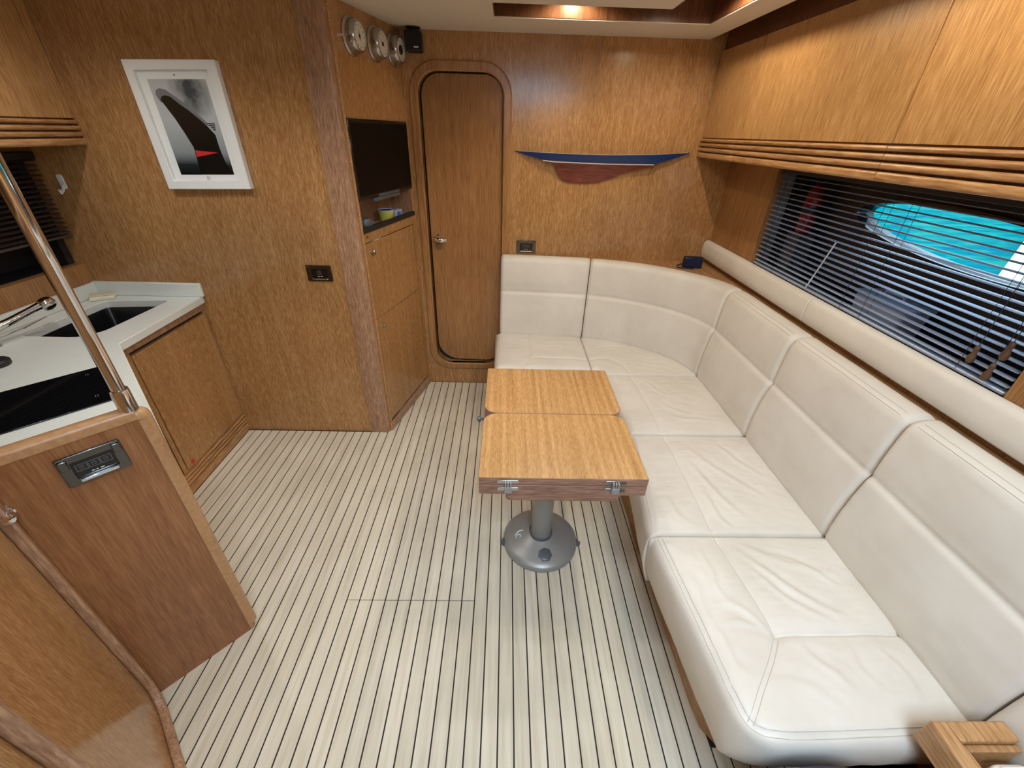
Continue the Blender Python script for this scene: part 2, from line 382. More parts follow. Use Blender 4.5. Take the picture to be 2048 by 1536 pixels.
# deck above, closed all round except for the companionway hatch behind the viewer
dk = MB(); dk.box(-2.2,1.7,.0,3.5,2.2,2.24).box(-2.2,-.35,-.9,.0,2.2,2.24).box(.88,1.7,-.9,.0,2.2,2.24)
dk.box(1.0,1.31,-.85,2.7,2.16,2.2).box(-.09,-.07,-.8,0,2.02,2.24).box(-.35,-.09,-.8,0,2.19,2.21)
struct('deck', dk, M['ceiling'], smooth=0)
struct('wall_aft', MB().box(-2.2,1.7,-.9,-.85,-.05,2.24), M['veneer'], smooth=0)

# ---- starboard side: panel, window opening, deep dark recess with an oval port
XR = 1.265
wr = MB(); wr.box(XR,XR+.035,2.165,YB,.0,1.6).box(XR,XR+.035,-.85,2.165,.0,1.045).box(XR,XR+.035,-.85,.874,1.045,1.6).box(XR,XR+.3,-.85,YB,1.6,2.2)
struct('wall_right', wr, M['veneer_door'], smooth=0)
XH = 1.44
oval = [(1.33+.475*math.cos(t)-.0*math.sin(t), 1.342+.06*.475*math.cos(t)*.6+.078*math.sin(t)) for t in np.linspace(0, 2*PI, 65)[:-1]]
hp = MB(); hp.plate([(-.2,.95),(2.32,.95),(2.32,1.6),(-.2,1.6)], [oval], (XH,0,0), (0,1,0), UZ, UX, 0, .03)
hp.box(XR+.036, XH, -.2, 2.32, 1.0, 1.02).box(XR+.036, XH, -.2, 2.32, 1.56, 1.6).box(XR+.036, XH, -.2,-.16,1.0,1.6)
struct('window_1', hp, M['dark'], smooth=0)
W1 = bpy.data.objects['window_1']
hp2 = MB(); hp2.box(XR+.036, XH, 2.30, 2.33, 1.02, 1.56); build('end_lining', hp2, M['lining'], W1, smooth=0)
fr = MB(); big = [(1.33+(y-1.33)*1.035, 1.342+(z-1.342)*1.16) for y, z in oval]
fr.ring(big, oval, (XH,0,0), (0,1,0), UZ, UX, -.012, .06); build('port_frame', fr, M['black_gloss'], W1)
pn = MB(); pn.ext(oval, (XH,0,0), (0,1,0), UZ, UX, .036, .040); build('port_pane', pn, M['pane'], W1)
struct('hull_side', MB().box(XH+.07,XH+.1,-.9,.75,-.05,2.2).box(XH+.07,XH+.1,2.06,3.5,-.05,2.2).box(XH+.07,XH+.1,.75,2.06,-.05,1.1).box(XH+.07,XH+.1,.75,2.06,1.6,2.2), M['white_gel'], smooth=0)
# ---- port side wall with its dark blind window
wl = MB(); wl.box(-2.09,-2.05,-.85,YK,-.02,1.0).box(-2.09,-2.05,-.85,YK,1.47,2.2).box(-2.09,-2.05,-.85,.5,1.0,1.47)
struct('wall_left', wl, M['veneer_door'], smooth=0)
w2 = MB(); w2.box(-2.25,-2.24,.45,2.06,.95,1.5).box(-2.25,-2.09,.45,2.06,.96,1.0).box(-2.25,-2.09,.45,2.06,1.47,1.5).box(-2.25,-2.09,2.02,2.06,.96,1.5).box(-2.25,-2.09,.45,.5,.96,1.5)
struct('window_2', w2, M['dark'], smooth=0)

# ================================================================= OUTSIDE
wt = MB().box(1.9, 40, -30, 40, .2, .25); o = build('harbour_water', wt, M['water'], smooth=0); o['kind'] = 'structure'
q = thing('hull_reflection', 'white slab imitating a boat reflection on turquoise water outside the oval port', 'hull_reflection', (8, 4, .27))  # solid slab modelled in place of a white boat's reflection on the water
build('reflection_slab', MB().prism([(5,1),(11,2),(11,9.0),(5,4.15)], .27, .50), M['white_gel'], q, bevel=.05)
build('reflection_edge', MB().box(4.95, 5.0, 1, 4.1, .36, .46), M['stripe'], q, bevel=.015)
for (a, b, c, lab) in (((2.0,2.35,.98),(4.2,3.9,.3),.012,'long white tube imitating a ripple reflection on the water seen through the oval port'), ((2.0,2.05,.92),(2.9,2.75,.27),.010,'short steep white tube imitating a ripple reflection just outside the oval port')):
    mid = [(Vector(a).lerp(Vector(b), t)+Vector((0,0,-.12*math.sin(PI*t)))) for t in np.linspace(0,1,10)]
    tag(build('ripple_reflection', MB().tube(mid, c, 8), M['stripe']), lab, 'reflection')  # thin white tubes modelled in place of ripple reflections

# ================================================================= TV CABINET
CR = math.atan2(D.y, D.x)
def cabU(name, label, cat, group=None): return thing(name, label, cat, tuple(A0), CR, group)
def cb(u0, u1, w0, w1, z0, z1): return MB().box(u0, u1, w0, w1, z0, z1)
c = cabU('tall_cabinet', 'tall built-in wooden cabinet with a niche and two doors beside the cabin door', 'cabinet')
EU = .616
body = MB(); body.box(.0,.02,.0,.3,0,2.02).box(.592,EU,.0,.06,0,2.02).box(.02,.592,.0,.02,1.632,2.02).box(.02,.592,.0,.02,1.117,1.163).box(.574,.592,0,.02,.06,1.117)
body.box(.0,.58,.28,.3,0,2.02)
loc_build('cabinet_body', body, M['veneer'], c, smooth=0)
ni = MB(); ni.box(.02,.592,.13,.145,1.15,1.64).box(.02,.03,.0,.13,1.163,1.64).box(.582,.592,.0,.13,1.163,1.64).box(.02,.592,.02,.145,1.15,1.165).box(.02,.592,.02,.145,1.632,1.645)
loc_build('niche', ni, M['solid'], c, smooth=0)
loc_build('shelf_lip', cb(.018,.594,-.008,.012,1.163,1.186), M['black'], c, bevel=.002)
for nm, z0, z1, kz, kr in (('upper_door', .722, 1.112, 1.065, .012), ('lower_door', .066, .718, .664, .009)):
    d_ = loc_build('door', cb(.023,.571,.0,.02,z0,z1), M['veneer'], c, bevel=.0015)
    k = MB(); k.lathe([(.006,0),(.006,.006),(kr,.008),(kr,.013),(kr*.6,.017)], (.082,0,kz), (0,-1,0), 20); loc_build_k = [tuple(ROOTM[c.name] @ Vector(v)) for v in k.v]; k.v = loc_build_k
    build('knob', k, M['steel'], d_)
k = MB(); k.lathe([(.006,0),(.005,.004),(.002,.005)], (.053,0,1.142), (0,-1,0), 12); loc_build('latch_stud', k, mat('copper', srgb(190,110,70), .3, 1), c)
loc_build('base_moulding', cb(.0,EU-.004,-.012,.01,0,.052), M['solid'], c, bevel=.008, seg=3)
loc_build('edge_moulding', MB().tube([(.012,-.002,.055),(.012,-.002,2.018)], .006, 10), M['solid_gold'], c)
# television
t = cabU('television', 'black flat screen television filling the cabinet niche', 'television')
tv = MB(); tv.box(.019,.586,-.010,.03,1.307,1.632); loc_build('bezel', tv, M['black_gloss'], t, bevel=.006)
loc_build('screen', cb(.034,.571,-.0112,-.009,1.325,1.617), mat('lcd', (.003,.0025,.0025,1), .4, spec=.15), t, smooth=0)
loc_build('stand_clip', cb(.15,.42,-.014,.012,1.291,1.3075), M['grey_dark'], t, bevel=.003)
loc_build('speaker_grille', cb(.20,.42,-.0135,-.008,1.3085,1.321), M['grey_dark'], t, bevel=.002)
# bits on the niche shelf
g_ = cabU('webcam', 'small dark grey rounded gadget at the left end of the niche shelf', 'gadget')
gm = MB(); gm.lathe([(.030,-.01),(.036,.0),(.036,.03),(.028,.042),(.010,.046)], (.112,.035,1.176), (0,0,1), 24); loc_build('gadget_body', gm, M['grey_dark'], g_)
gm = MB(); gm.lathe([(.010,0),(.010,.006),(.006,.008)], (.136,.012,1.196), (.6,-.75,0), 16); loc_build('lens', gm, M['chrome'], g_)
g_ = cabU('cup', 'small yellow-green cup on the niche shelf below the television', 'cup')
gm = MB(); gm.lathe([(.032,0),(.034,.004),(.043,.05),(.041,.05),(.033,.006),(.001,.006)], (.375,.06,1.166), (0,0,1), 24); loc_build('cup_body', gm, M['lime'], g_)
gm = MB(); gm.lathe([(.043,.05),(.044,.055),(.041,.055),(.040,.05)], (.375,.06,1.166), (0,0,1), 24); loc_build('rim', gm, M['packet'], g_)
gm = MB().box(.455,.53,.04,.075,1.166,1.205); o = loc_build('packet', gm, M['packet'], cabU('tissue_packet', 'blue and white packet at the right end of the niche shelf', 'packet'), bevel=.005)
gm = MB().box(.465,.505,.0385,.0402,1.175,1.195); loc_build('printed_patch', gm, mat('packet_blue', srgb(90,120,200), .5), o.parent, smooth=0)
# three instruments
for i, (u, z, lab, kindd) in enumerate(((.150,1.918,'chrome ship clock, leftmost of the three round instruments above the television',0),
                              (.345,1.921,'chrome barometer with a small hand, middle of the three round instruments',1),
                              (.523,1.924,'chrome dial with a dark centre, nearest the speaker of three round instruments',2))):
    g_ = cabU(('clock','barometer','hygrometer')[i], lab, ('clock','barometer','gauge')[i], 'round chrome instruments above the television')
    gm = MB(); gm.lathe([(.067,0),(.067,.006),(.063,.010),(.058,.012),(.0575,.028),(.055,.040),(.051,.046),(.047,.047),(.046,.041)], (u,0,z), (0,-1,0), 40); loc_build('case', gm, M['steel'], g_)
    loc_build('dial', MB().lathe([(.0465,.038),(.0465,.0415)], (u,0,z), (0,-1,0), 40), M['dial'], g_)
    tk = MB()
    for q_ in range(12):
        a = q_*PI/6; ca, sa = math.cos(a), math.sin(a)
        L1, L2, wd = .033, .040, .0016
        tk.add([(u+ca*L1-sa*wd,-.0422,z+sa*L1+ca*wd),(u+ca*L2-sa*wd,-.0422,z+sa*L2+ca*wd),(u+ca*L2+sa*wd,-.0422,z+sa*L2-ca*wd),(u+ca*L1+sa*wd,-.0422,z+sa*L1-ca*wd)], [(0,1,2,3)])
    loc_build('hour_marks', tk, M['black'], g_, smooth=0)
    hd = MB()
    for a, L in (((1.9,.029),(-1.6,.021)), ((2.5,.031),(-.6,.024)), ((.15,.032),))[kindd]:
        ca, sa = math.cos(a), math.sin(a); wd = .0022
        hd.add([(u-ca*.008-sa*wd,-.0432,z-sa*.008+ca*wd),(u+ca*L,-.0432,z+sa*L),(u-ca*.008+sa*wd,-.0432,z-sa*.008-ca*wd)], [(0,1,2)])
    loc_build('hands', hd, M['black'], g_, smooth=0)
    rc = (.005,.008,.019)[kindd]
    loc_build('hub', MB().lathe([(rc,.041),(rc,.0442),(rc*.6,.0450)], (u,0,z), (0,-1,0), 24), mat('hub_dark', srgb(60,40,40), .4), g_)
# loudspeaker under the headliner
sp = thing('loudspeaker', 'small black cube loudspeaker in the corner under the ceiling', 'speaker', (-.467, 2.61, 2.0), math.radians(4))
loc_build('speaker_box', MB().box(-.040,.040,-.04,.04,-.076,.002), M['black'], sp, bevel=.006, seg=3)
loc_build('speaker_cloth', MB().box(-.036,.036,-.0425,-.038,-.072,-.002), mat('speaker_cloth', (.01,.01,.011,1), .9), sp, bevel=.003)
loc_build('maker_mark', MB().box(.002,.024,-.0435,-.042,-.064,-.058), M['mark'], sp, smooth=0)
loc_build('bracket', MB().lathe([(.034,.02),(.034,.015),(.012,.012),(.012,.004)], (-.0,.0,.0), (0,0,1), 20), M['black'], sp)

# ================================================================= DOOR BULKHEAD ITEMS
# half model of a yacht
hm = thing('half_model_yacht', 'half-hull yacht model with navy topsides and mahogany keel on the bulkhead', 'model boat', (.53, YB, 1.45))
def hullpart(name, m, top, bot, depth, n=60, k=9):
    xs = np.linspace(max(top[0][0], bot[0][0]), min(top[-1][0], bot[-1][0]), n)
    zt = np.interp(xs, [p[0] for p in top], [p[1] for p in top]); zb = np.interp(xs, [p[0] for p in bot], [p[1] for p in bot])
    G = []
    for x, a, b in zip(xs, zt, zb):
        row = []
        for j in range(k+1):
            s_ = j/k; z = a+(min(b, a-1e-4)-a)*s_; row.append((x, YB-.001-max(depth(x, z), .0005), z))
        row = [(x, YB-.0005, a)]+row+[(x, YB-.0005, min(b, a-1e-4))]
        G.append(row)
    return build(name, MB().grid(G), m, hm, smooth=50)
sheer = [(.041,1.511),(.3,1.505),(.55,1.505),(.8,1.513),(1.016,1.527)]
wl_ = [(.041,1.508),(.12,1.489),(.197,1.471),(.26,1.4665),(.55,1.463),(.82,1.466),(.9,1.489),(1.016,1.525)]
wl2 = [(.12,1.489),(.197,1.466),(.26,1.459),(.55,1.4555),(.82,1.460),(.85,1.472)]
keel = [(.197,1.466),(.24,1.462),(.263,1.452),(.275,1.425),(.288,1.395),(.310,1.370),(.349,1.357),(.43,1.354),(.523,1.360),(.585,1.383),(.645,1.410),(.73,1.438),(.808,1.452),(.84,1.4635)]
def beam(x): return .062*max(0, 1-abs((x-.56)/.53)**2.2)
def dep_top(x, z): return beam(x)*(1-.25*max(0, (1.507-z)/.05)**1.5)
def dep_keel(x, z):
    u_ = max(0, min(1, (1.458-z)/.10)); return max(.006*(beam(x) > .005), beam(x)*.75*(1-u_)**1.6+.010*(1-u_*.5))
hullpart('topsides', M['navy'], sheer, wl_, dep_top)
hullpart('waterline_stripe', M['stripe'], [(p[0], p[1]) for p in [(.197,1.4712),(.26,1.4665),(.55,1.463),(.82,1.466)]], [(.197,1.466),(.26,1.4605),(.55,1.457),(.82,1.461)], lambda x, z: dep_top(x, z)+.0008)
hullpart('keel_body', M['mahogany'], [(.197,1.4665),(.26,1.461),(.55,1.4575),(.82,1.4615),(.84,1.4655)], keel, dep_keel, k=12)
build('deck_edge', MB().tube([(x, YB-.001-beam(x), np.interp(x, [p[0] for p in sheer], [p[1] for p in sheer])) for x in np.linspace(.06,1.0,40)], .0013, 6), mat('deck_edge', srgb(190,180,160), .4), hm)

def outlet(name, label, o, U, N, w, hgt, icons, group=None):
    """chrome plate with black switch insert; o centre on the wall, N out of the wall"""
    o, U, N = Vector(o), Vector(U).normalized(), Vector(N).normalized(); Z = Vector((0,0,1))
    rz = math.atan2(U.y, U.x); r = thing(name, label, 'switch plate', tuple(o), rz, group)
    f_ = MB(); f_.ring(rrect(-w/2,w/2,-hgt/2,hgt/2,.003,2), rrect(-w*.32,w*.32,-hgt*.31,hgt*.27,.002,2), o, U, Z, N, 0, .007); build('frame', f_, M['chrome_dark'], r, bevel=.002)
    for s_ in (-1, 1):
        c_ = MB(); c_.ext(rrect(s_*w*.41-w*.07,s_*w*.41+w*.07,hgt*.1,hgt*.42,.003,3), o, U, Z, N, .007, .011); build('corner_clip', c_, M['chrome_dark'], r, bevel=.0015)
    i_ = MB(); i_.ext(rrect(-w*.32,w*.32,-hgt*.31,hgt*.27,.002,2), o, U, Z, N, 0, .004); build('insert', i_, M['black_gloss'], r)
    b_ = MB(); b_.ext(rrect(-w*.3,w*.3,-hgt*.40,-hgt*.31,.001,2), o, U, Z, N, .006, .012); build('lower_bar', b_, M['chrome'], r, bevel=.0015)
    for k_ in range(icons):
        cx = (k_-(icons-1)/2)*w*.19; s2 = hgt*.13
        ic = MB(); ic.ring(rrect(cx-s2,cx+s2,-s2*.9,s2*.9,.001,2), rrect(cx-s2*.85,cx+s2*.85,-s2*.75,s2*.75,.001,2), o+Z*hgt*.03, U, Z, N, .004, .0046)
        for zz in (-.35,.1,.4): ic.ext([(cx-s2*.5,zz*s2-.0006),(cx+s2*.5,zz*s2-.0006),(cx+s2*.5,zz*s2+.0006),(cx-s2*.5,zz*s2+.0006)], o+Z*hgt*.03, U, Z, N, .004, .0046)
        build('switch_icon', ic, M['icon'], r, smooth=0)
    tx = MB()
    for k_, wd in enumerate((.05,.03,.06)): tx.ext([(-w*.09+k_*w*.07,-.0011),(-w*.09+k_*w*.07+w*wd,-.0011),(-w*.09+k_*w*.07+w*wd,.0011),(-w*.09+k_*w*.07,.0011)], o-Z*hgt*.2, U, Z, N, .004, .0045)
    build('printed_mark', tx, M['mark'], r, smooth=0)
    return r
outlet('wall_socket', 'chrome framed double socket on the bulkhead just above the sofa back', (.125,YB,.992), (1,0,0), (0,-1,0), .12, .075, 2)
outlet('wall_switch', 'chrome framed single switch on the galley bulkhead below the tablet', (-.918,YK,.978), (1,0,0), (0,-1,0), .122, .078, 1)

# ================================================================= FRAMED TABLET
p = thing('framed_tablet', 'white framed tablet showing a grey picture with a dark fin, hung on the bulkhead', 'picture', (-1.31, YK, 1.576), 0)
o_ = (0, YK, 0)
fo = [(-1.488,1.344),(-1.128,1.353),(-1.135,1.808),(-1.493,1.800)]
fi = [(-1.452,1.379),(-1.168,1.387),(-1.175,1.776),(-1.461,1.768)]
f_ = MB(); f_.ring(fo, fi, o_, UX, UZ, (0,-1,0), 0, .030); build('frame', f_, M['white'], p, bevel=.003)
sc_ = [(-1.422,1.402),(-1.192,1.408),(-1.198,1.746),(-1.428,1.740)]
f_ = MB(); f_.ring(fi, sc_, o_, UX, UZ, (0,-1,0), 0, .014); build('tablet_bezel', f_, M['white'], p, bevel=.001)
f_ = MB(); f_.ext(sc_, o_, UX, UZ, (0,-1,0), 0, .0135); build('display', f_, M['grey_photo'], p, smooth=0)
fin = [(-1.402,1.673),(-1.393,1.685),(-1.377,1.689),(-1.359,1.685),(-1.334,1.663),(-1.305,1.642),(-1.274,1.615),(-1.244,1.584),(-1.223,1.556),(-1.223,1.52),(-1.219,1.482),(-1.213,1.45),(-1.196,1.42),(-1.194,1.4085),(-1.333,1.405),(-1.332,1.46),(-1.33,1.508),(-1.347,1.557),(-1.368,1.609),(-1.39,1.652)]
f_ = MB(); f_.ext([(-1.386+(x+1.386)*1.0, z) for x, z in fin], o_, UX, UZ, (0,-1,0), .0135, .0142); build('fin_shape', f_, mat('print_black', (.006,.005,.004,1), .3), p, smooth=0)
halo = [(-1.404,1.665),(-1.415,1.69),(-1.408,1.706),(-1.392,1.712),(-1.37,1.708),(-1.345,1.69),(-1.31,1.664),(-1.275,1.634),(-1.244,1.60),(-1.244,1.585),(-1.3,1.636),(-1.36,1.68)]
f_ = MB(); f_.ext(halo, o_, UX, UZ, (0,-1,0), .0135, .0139); build('fin_edge', f_, mat('print_grey', srgb(120,122,128), .3), p, smooth=0)
f_ = MB(); f_.ext([(-1.328,1.498),(-1.234,1.491),(-1.328,1.473)], o_, UX, UZ, (0,-1,0), .0142, .0146); build('red_wedge', f_, M['red'], p, smooth=0)
f_ = MB()
for k_, (a, b) in enumerate(((-1.246,-1.213),(-1.240,-1.214),(-1.232,-1.215),(-1.226,-1.215))): f_.ext([(a,1.594-.007*k_),(b,1.594-.007*k_),(b,1.598-.007*k_),(a,1.598-.007*k_)], o_, UX, UZ, (0,-1,0), .0135, .0143)
build('dark_bars', f_, M['black'], p, smooth=0)
f_ = MB(); f_.lathe([(.0085,.013),(.0085,.0146),(.007,.0150),(.0068,.0142)], (-1.308,YK,1.392), (0,-1,0), 24); build('home_button', f_, mat('button_grey', srgb(200,206,208), .3), p)
f_ = MB(); f_.lathe([(.003,.013),(.003,.0146)], (-1.316,YK,1.757), (0,-1,0), 16); build('camera_dot', f_, M['icon'], p)
# white hook
hk = thing('coat_hook', 'small white hook on the bulkhead left of the tablet', 'hook', (-1.965, YK, 1.35))
build('hook_plate', MB().ext(rrect(-1.978,-1.952,1.33,1.39,.01,5), o_, UX, UZ, (0,-1,0), 0, .006), M['white'], hk, bevel=.002)
build('hook_arm', MB().tube([(-1.965,YK-.004,1.345),(-1.962,YK-.02,1.325),(-1.958,YK-.036,1.318),(-1.956,YK-.042,1.332)], .006, 10), M['white'], hk)

# ================================================================= OVERHEAD LOCKERS
def rails(x, n_out, y0, y1, parent, m, zs=((1.505,1.530),(1.536,1.553),(1.559,1.575),(1.581,1.595))):
    for a, b in zs:
        r_ = MB(); s_ = n_out
        r_.ext(rrect(0,.016,a,b,[.004,.008,.007,.004],4), (x,0,0), (s_,0,0), UZ, (0,1,0), y0, y1); build('rail', r_, m, parent)
def overhead(label, xf, s_, y0, y1, group):
    """xf front plane, s_ = +1 when the front faces +x"""
    r = thing('overhead_locker', label, 'locker', (xf-s_*.1, (y0+y1)/2, 1.505), 0, group)
    bd = MB(); xb = xf-s_*.19
    bd.box(xf-s_*.02, xb, y0, y0+.012, 1.507, 1.985).box(xf-s_*.02, xb, y1-.012, y1, 1.507, 1.985).box(xf-s_*.02, xb, y0, y1, 1.507, 1.52).box(xf-s_*.02, xb, y0, y1, 1.965, 1.98)
    build('locker_body', bd, M['veneer_door'], r, smooth=0)
    build('rail_shade_strip', MB().box(xf-s_*.022, xf-s_*.006, y0+.001, y1-.001, 1.509, 1.60), M['slot'], r, smooth=0)  # dark strip whose colour supplies the shadow between the rails
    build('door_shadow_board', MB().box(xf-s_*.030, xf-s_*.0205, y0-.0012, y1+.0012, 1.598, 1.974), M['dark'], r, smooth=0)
    dm = MB(); ym = (y0+y1)/2
    if y1-y0 > .7: dm.box(xf-s_*.02, xf, y0+.0018, ym-.0004, 1.600, 1.975).box(xf-s_*.02, xf, ym+.0004, y1-.0018, 1.600, 1.975)
    else: dm.box(xf-s_*.02, xf, y0+.0018, y1-.0018, 1.600, 1.975)
    d_ = build('door', dm, M['veneer_gold'], r, bevel=.0012, seg=2)
    rails(xf-s_*.006, s_, y0+.0008, y1-.0008, d_, M['solid_gold'])
    return r
G1 = 'overhead lockers along the window side'
overhead('short overhead locker in the far corner by the door bulkhead', 1.07, -1, 2.222, 2.652, G1)
overhead('middle overhead locker with a long golden door above the blind', 1.07, -1, 1.332, 2.220, G1)
overhead('overhead locker nearest the viewer on the window side', 1.07, -1, .442, 1.330, G1)
struct('trim_4', MB().box(1.085,1.10,-.85,YB,1.975,2.2), M['slot'], smooth=0)
struct('trim_5', MB().box(1.09,1.265,-.85,.442,1.5,1.98), M['veneer_gold'], smooth=0)
r = overhead('overhead locker above the galley sink', -1.79, 1, 1.0, 2.012, 'galley lockers')
build('end_stile', MB().box(-1.81,-1.79,2.0135,2.053,1.600,2.015), M['veneer_gold'], r, bevel=.002)
rails(-1.796, 1, 2.0135, 2.053, r, M['solid_gold'])
struct('trim_6', MB().box(-1.83,-1.81,-.8,YK,1.975,2.02), M['slot'], smooth=0)

# ================================================================= BLINDS
def blind(label, x, y0, y1, zlo, zhi, pitch, wid, m, tilt, ladders, tassels=()):
    r = thing('venetian_blind', label, 'blind', (x, (y0+y1)/2, zlo))
    build('head_rail', MB().box(x-.014,x+.014,y0,y1,zhi-.028,zhi), M['black'], r, bevel=.002)
    build('bottom_rail', MB().box(x-.013,x+.013,y0+.004,y1-.004,zlo,zlo+.010), m, r, bevel=.003)
    n = int((zhi-.03-zlo-.012)/pitch)+1; shared = None
    for k_ in range(n):
        z = zlo+.022+k_*pitch
        if shared is None:
            G = []
            for yy in (y0+.006, y1-.006):
                row = []
                for t_ in np.linspace(-1, 1, 7):
                    a = t_*wid/2; row.append((x+a*math.cos(tilt), yy, z+a*math.sin(tilt)+.0022*(1-t_*t_)))
                row += [(px_, py_, pz_-.0007) for px_, py_, pz_ in reversed(row)]; row.append(row[0]); G.append(row)
            shared = build('slat', MB().grid(G), m, r, smooth=30); z00 = z
        else:
            o2 = shared.copy(); o2.parent = r; o2.location = shared.location+Vector((0,0,z-z00)); COL.objects.link(o2)
    for yy in ladders:
        cd = MB()
        for sx in (-1, 1): cd.tube([(x+sx*(wid/2+.001), yy, zlo+.005),(x+sx*(wid/2+.001), yy, zhi-.02)], .0007, 5)
        build('ladder_cord', cd, M['cord'], r)
    for (xx, yy, zz) in tassels:
        cd = build('pull_cord', MB().tube([(xx,yy,zz+.02),(xx,yy+.006,zhi-.02)], .0009, 5), M['cord'], r)
        tz = MB(); tz.lathe([(.003,.028),(.006,.024),(.0065,.015),(.005,.008),(.009,-.004),(.0095,-.014),(.006,-.022)], (xx,yy,zz), (0,0,1), 14); build('tassel', tz, M['brown_wood'], cd)
    return r
rb = blind('dark venetian blind hanging across the window above the sofa', 1.288, .88, 2.158, 1.055, 1.50, .0212, .025, M['slat'], 0.0,
      (2.09, 1.98, 1.50, 1.40, 1.02), ((1.262,.989,1.119),(1.262,.933,1.096),(1.262,.925,1.160)))
build('tilt_wand', MB().tube([(1.268,1.64,1.27),(1.268,1.705,1.07)], .0028, 8), mat('clear_acrylic', srgb(200,215,225), .1, 0), rb)
blind('dark brown closed blind over the galley window', -2.035, .55, 2.045, 1.13, 1.475, .0195, .022, M['slat_dark'], -.25, (1.9,1.2))
# things standing in the window recess
e_ = thing('fire_extinguisher', 'red fire extinguisher standing behind the blind in the window recess', 'extinguisher', (1.388, 2.03, 1.02))
ex = MB(); ex.lathe([(.03,.2),(.034,.21),(.034,.36),(.028,.385),(.014,.40),(.012,.41)], (1.388,2.03,1.03), (0,0,1), 24); build('bottle', ex, M['ext_red'], e_)
build('label_band', MB().lathe([(.0345,.29),(.0345,.315)], (1.388,2.03,1.03), (0,0,1), 24), mat('band_dark', (.02,.02,.04,1), .4), e_)
ex = MB(); ex.lathe([(.014,.41),(.016,.43),(.01,.45)], (1.388,2.03,1.03), (0,0,1), 16); ex.tube([(1.388,2.03,1.475),(1.36,1.98,1.485),(1.35,1.96,1.475)], .006, 8); build('valve_head', ex, M['black'], e_)
build('wall_bracket', MB().box(1.35,1.43,1.985,2.075,1.02,1.232), M['grey_dark'], e_, bevel=.006)
b_ = thing('plastic_tub', 'pale translucent plastic tub behind the blind below the oval port', 'tub', (1.37, 1.40, 1.02))
build('tub_body', MB().ext([(-.10,0),(.10,0),(.115,.10),(-.115,.10)], (1.37,1.40,1.02), (0,1,0), UZ, UX, -.05, .05), M['bag_clear'], b_, bevel=.012, seg=3)
build('tub_lid', MB().box(1.315,1.425,1.28,1.52,1.121,1.133), M['bag_clear'], b_, bevel=.005)
build('lid_knob', MB().tube([(1.37,1.44,1.133),(1.37,1.44,1.15),(1.37,1.36,1.15),(1.37,1.36,1.133)], .006, 8), M['bag_clear'], b_)

# ================================================================= LEATHER PAD AND LEDGE BELOW THE WINDOW
pd = thing('leather_bolster', 'long cream leather pad along the window ledge behind the sofa', 'bolster', (1.245, 1.2, .955))
for y0, y1 in ((-.4,1.598),(1.600,2.652)):
    ps = [(1.262,.955),(1.232,.957),(1.224,.966),(1.222,1.0),(1.224,1.04),(1.232,1.055),(1.246,1.062),(1.262,1.06)]
    build('pad', MB().ext([(a, b) for a, b in ps], (0,0,0), UX, UZ, (0,1,0), y0, y1), M['leather'], pd, bevel=.006, seg=3, smooth=60)
le = [(1.265,-.4),(1.265,YB),(.40,YB),(.52,2.635),(.70,2.595),(.90,2.51),(1.07,2.38),(1.18,2.2),(1.212,2.0),(1.212,-.4)]
struct('trim_7', MB().prism(le, .90, .93), M['solid_gold'], bevel=.003)

# ================================================================= CORNER SOFA
sofa = thing('corner_sofa', 'L-shaped cream leather corner sofa along the window side', 'sofa', (.85, 1.3, 0))
pl_ = [(.632,.62),(.64,.56),(.672,.515),(.72,.50),(1.10,.50),(1.10,2.60),(-.02,2.60),(-.02,2.13),(.50,2.13),(.58,2.06),(.61,1.95)]
build('plinth', MB().prism(pl_, 0, .20), M['solid_gold'], sofa, bevel=.004)
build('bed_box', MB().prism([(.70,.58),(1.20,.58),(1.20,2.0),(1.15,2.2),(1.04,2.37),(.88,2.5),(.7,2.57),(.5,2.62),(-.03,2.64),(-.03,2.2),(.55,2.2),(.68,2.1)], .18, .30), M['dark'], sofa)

def polydist(P, poly):
    """P (...,2); distance to a polyline"""
    P = np.asarray(P); best = np.full(P.shape[:-1], 1e9)
    for a, b in zip(poly[:-1], poly[1:]):
        a = np.array(a); b = np.array(b); d = b-a; L = d@d
        t = np.clip(((P-a)@d)/L, 0, 1); q = a+t[..., None]*d
        best = np.minimum(best, np.linalg.norm(P-q, axis=-1))
    return best
def resample(poly, n):
    poly = np.array(poly, float); L = np.r_[0, np.cumsum(np.linalg.norm(np.diff(poly, axis=0), axis=1))]
    t = np.linspace(0, L[-1], n); return np.stack([np.interp(t, L, poly[:, k]) for k in range(poly.shape[1])], 1)
def catmull(pts, n=14):
    pts = [np.array(p, float) for p in pts]; pts = [2*pts[0]-pts[1]]+pts+[2*pts[-1]-pts[-2]]; out = []
    for i in range(1, len(pts)-2):
        for t in np.linspace(0, 1, n, endpoint=False):
            p0, p1, p2, p3 = pts[i-1:i+3]
            out.append(.5*((2*p1)+(-p0+p2)*t+(2*p0-5*p1+4*p2-p3)*t*t+(-p0+3*p1-3*p2+p3)*t**3))
    out.append(pts[-2]); return np.array(out)
def vnoise(P, freq, seed, octs=2):
    """cheap smooth value noise on 2-D points"""
    out = np.zeros(P.shape[:-1]); amp = 1
    for k_ in range(octs):
        rs = np.random.RandomState(seed+k_); T = rs.rand(64, 64)*2-1
        X = P[..., 0]*freq*2**k_+seed; Y = P[..., 1]*freq*2**k_+seed*1.7
        xi = np.floor(X).astype(int); yi = np.floor(Y).astype(int); fx = X-xi; fy = Y-yi; fx = fx*fx*(3-2*fx); fy = fy*fy*(3-2*fy)
        g = lambda a, b: T[a % 64, b % 64]
        out += amp*((g(xi,yi)*(1-fx)+g(xi+1,yi)*fx)*(1-fy)+(g(xi,yi+1)*(1-fx)+g(xi+1,yi+1)*fx)*fy); amp *= .5
    return out
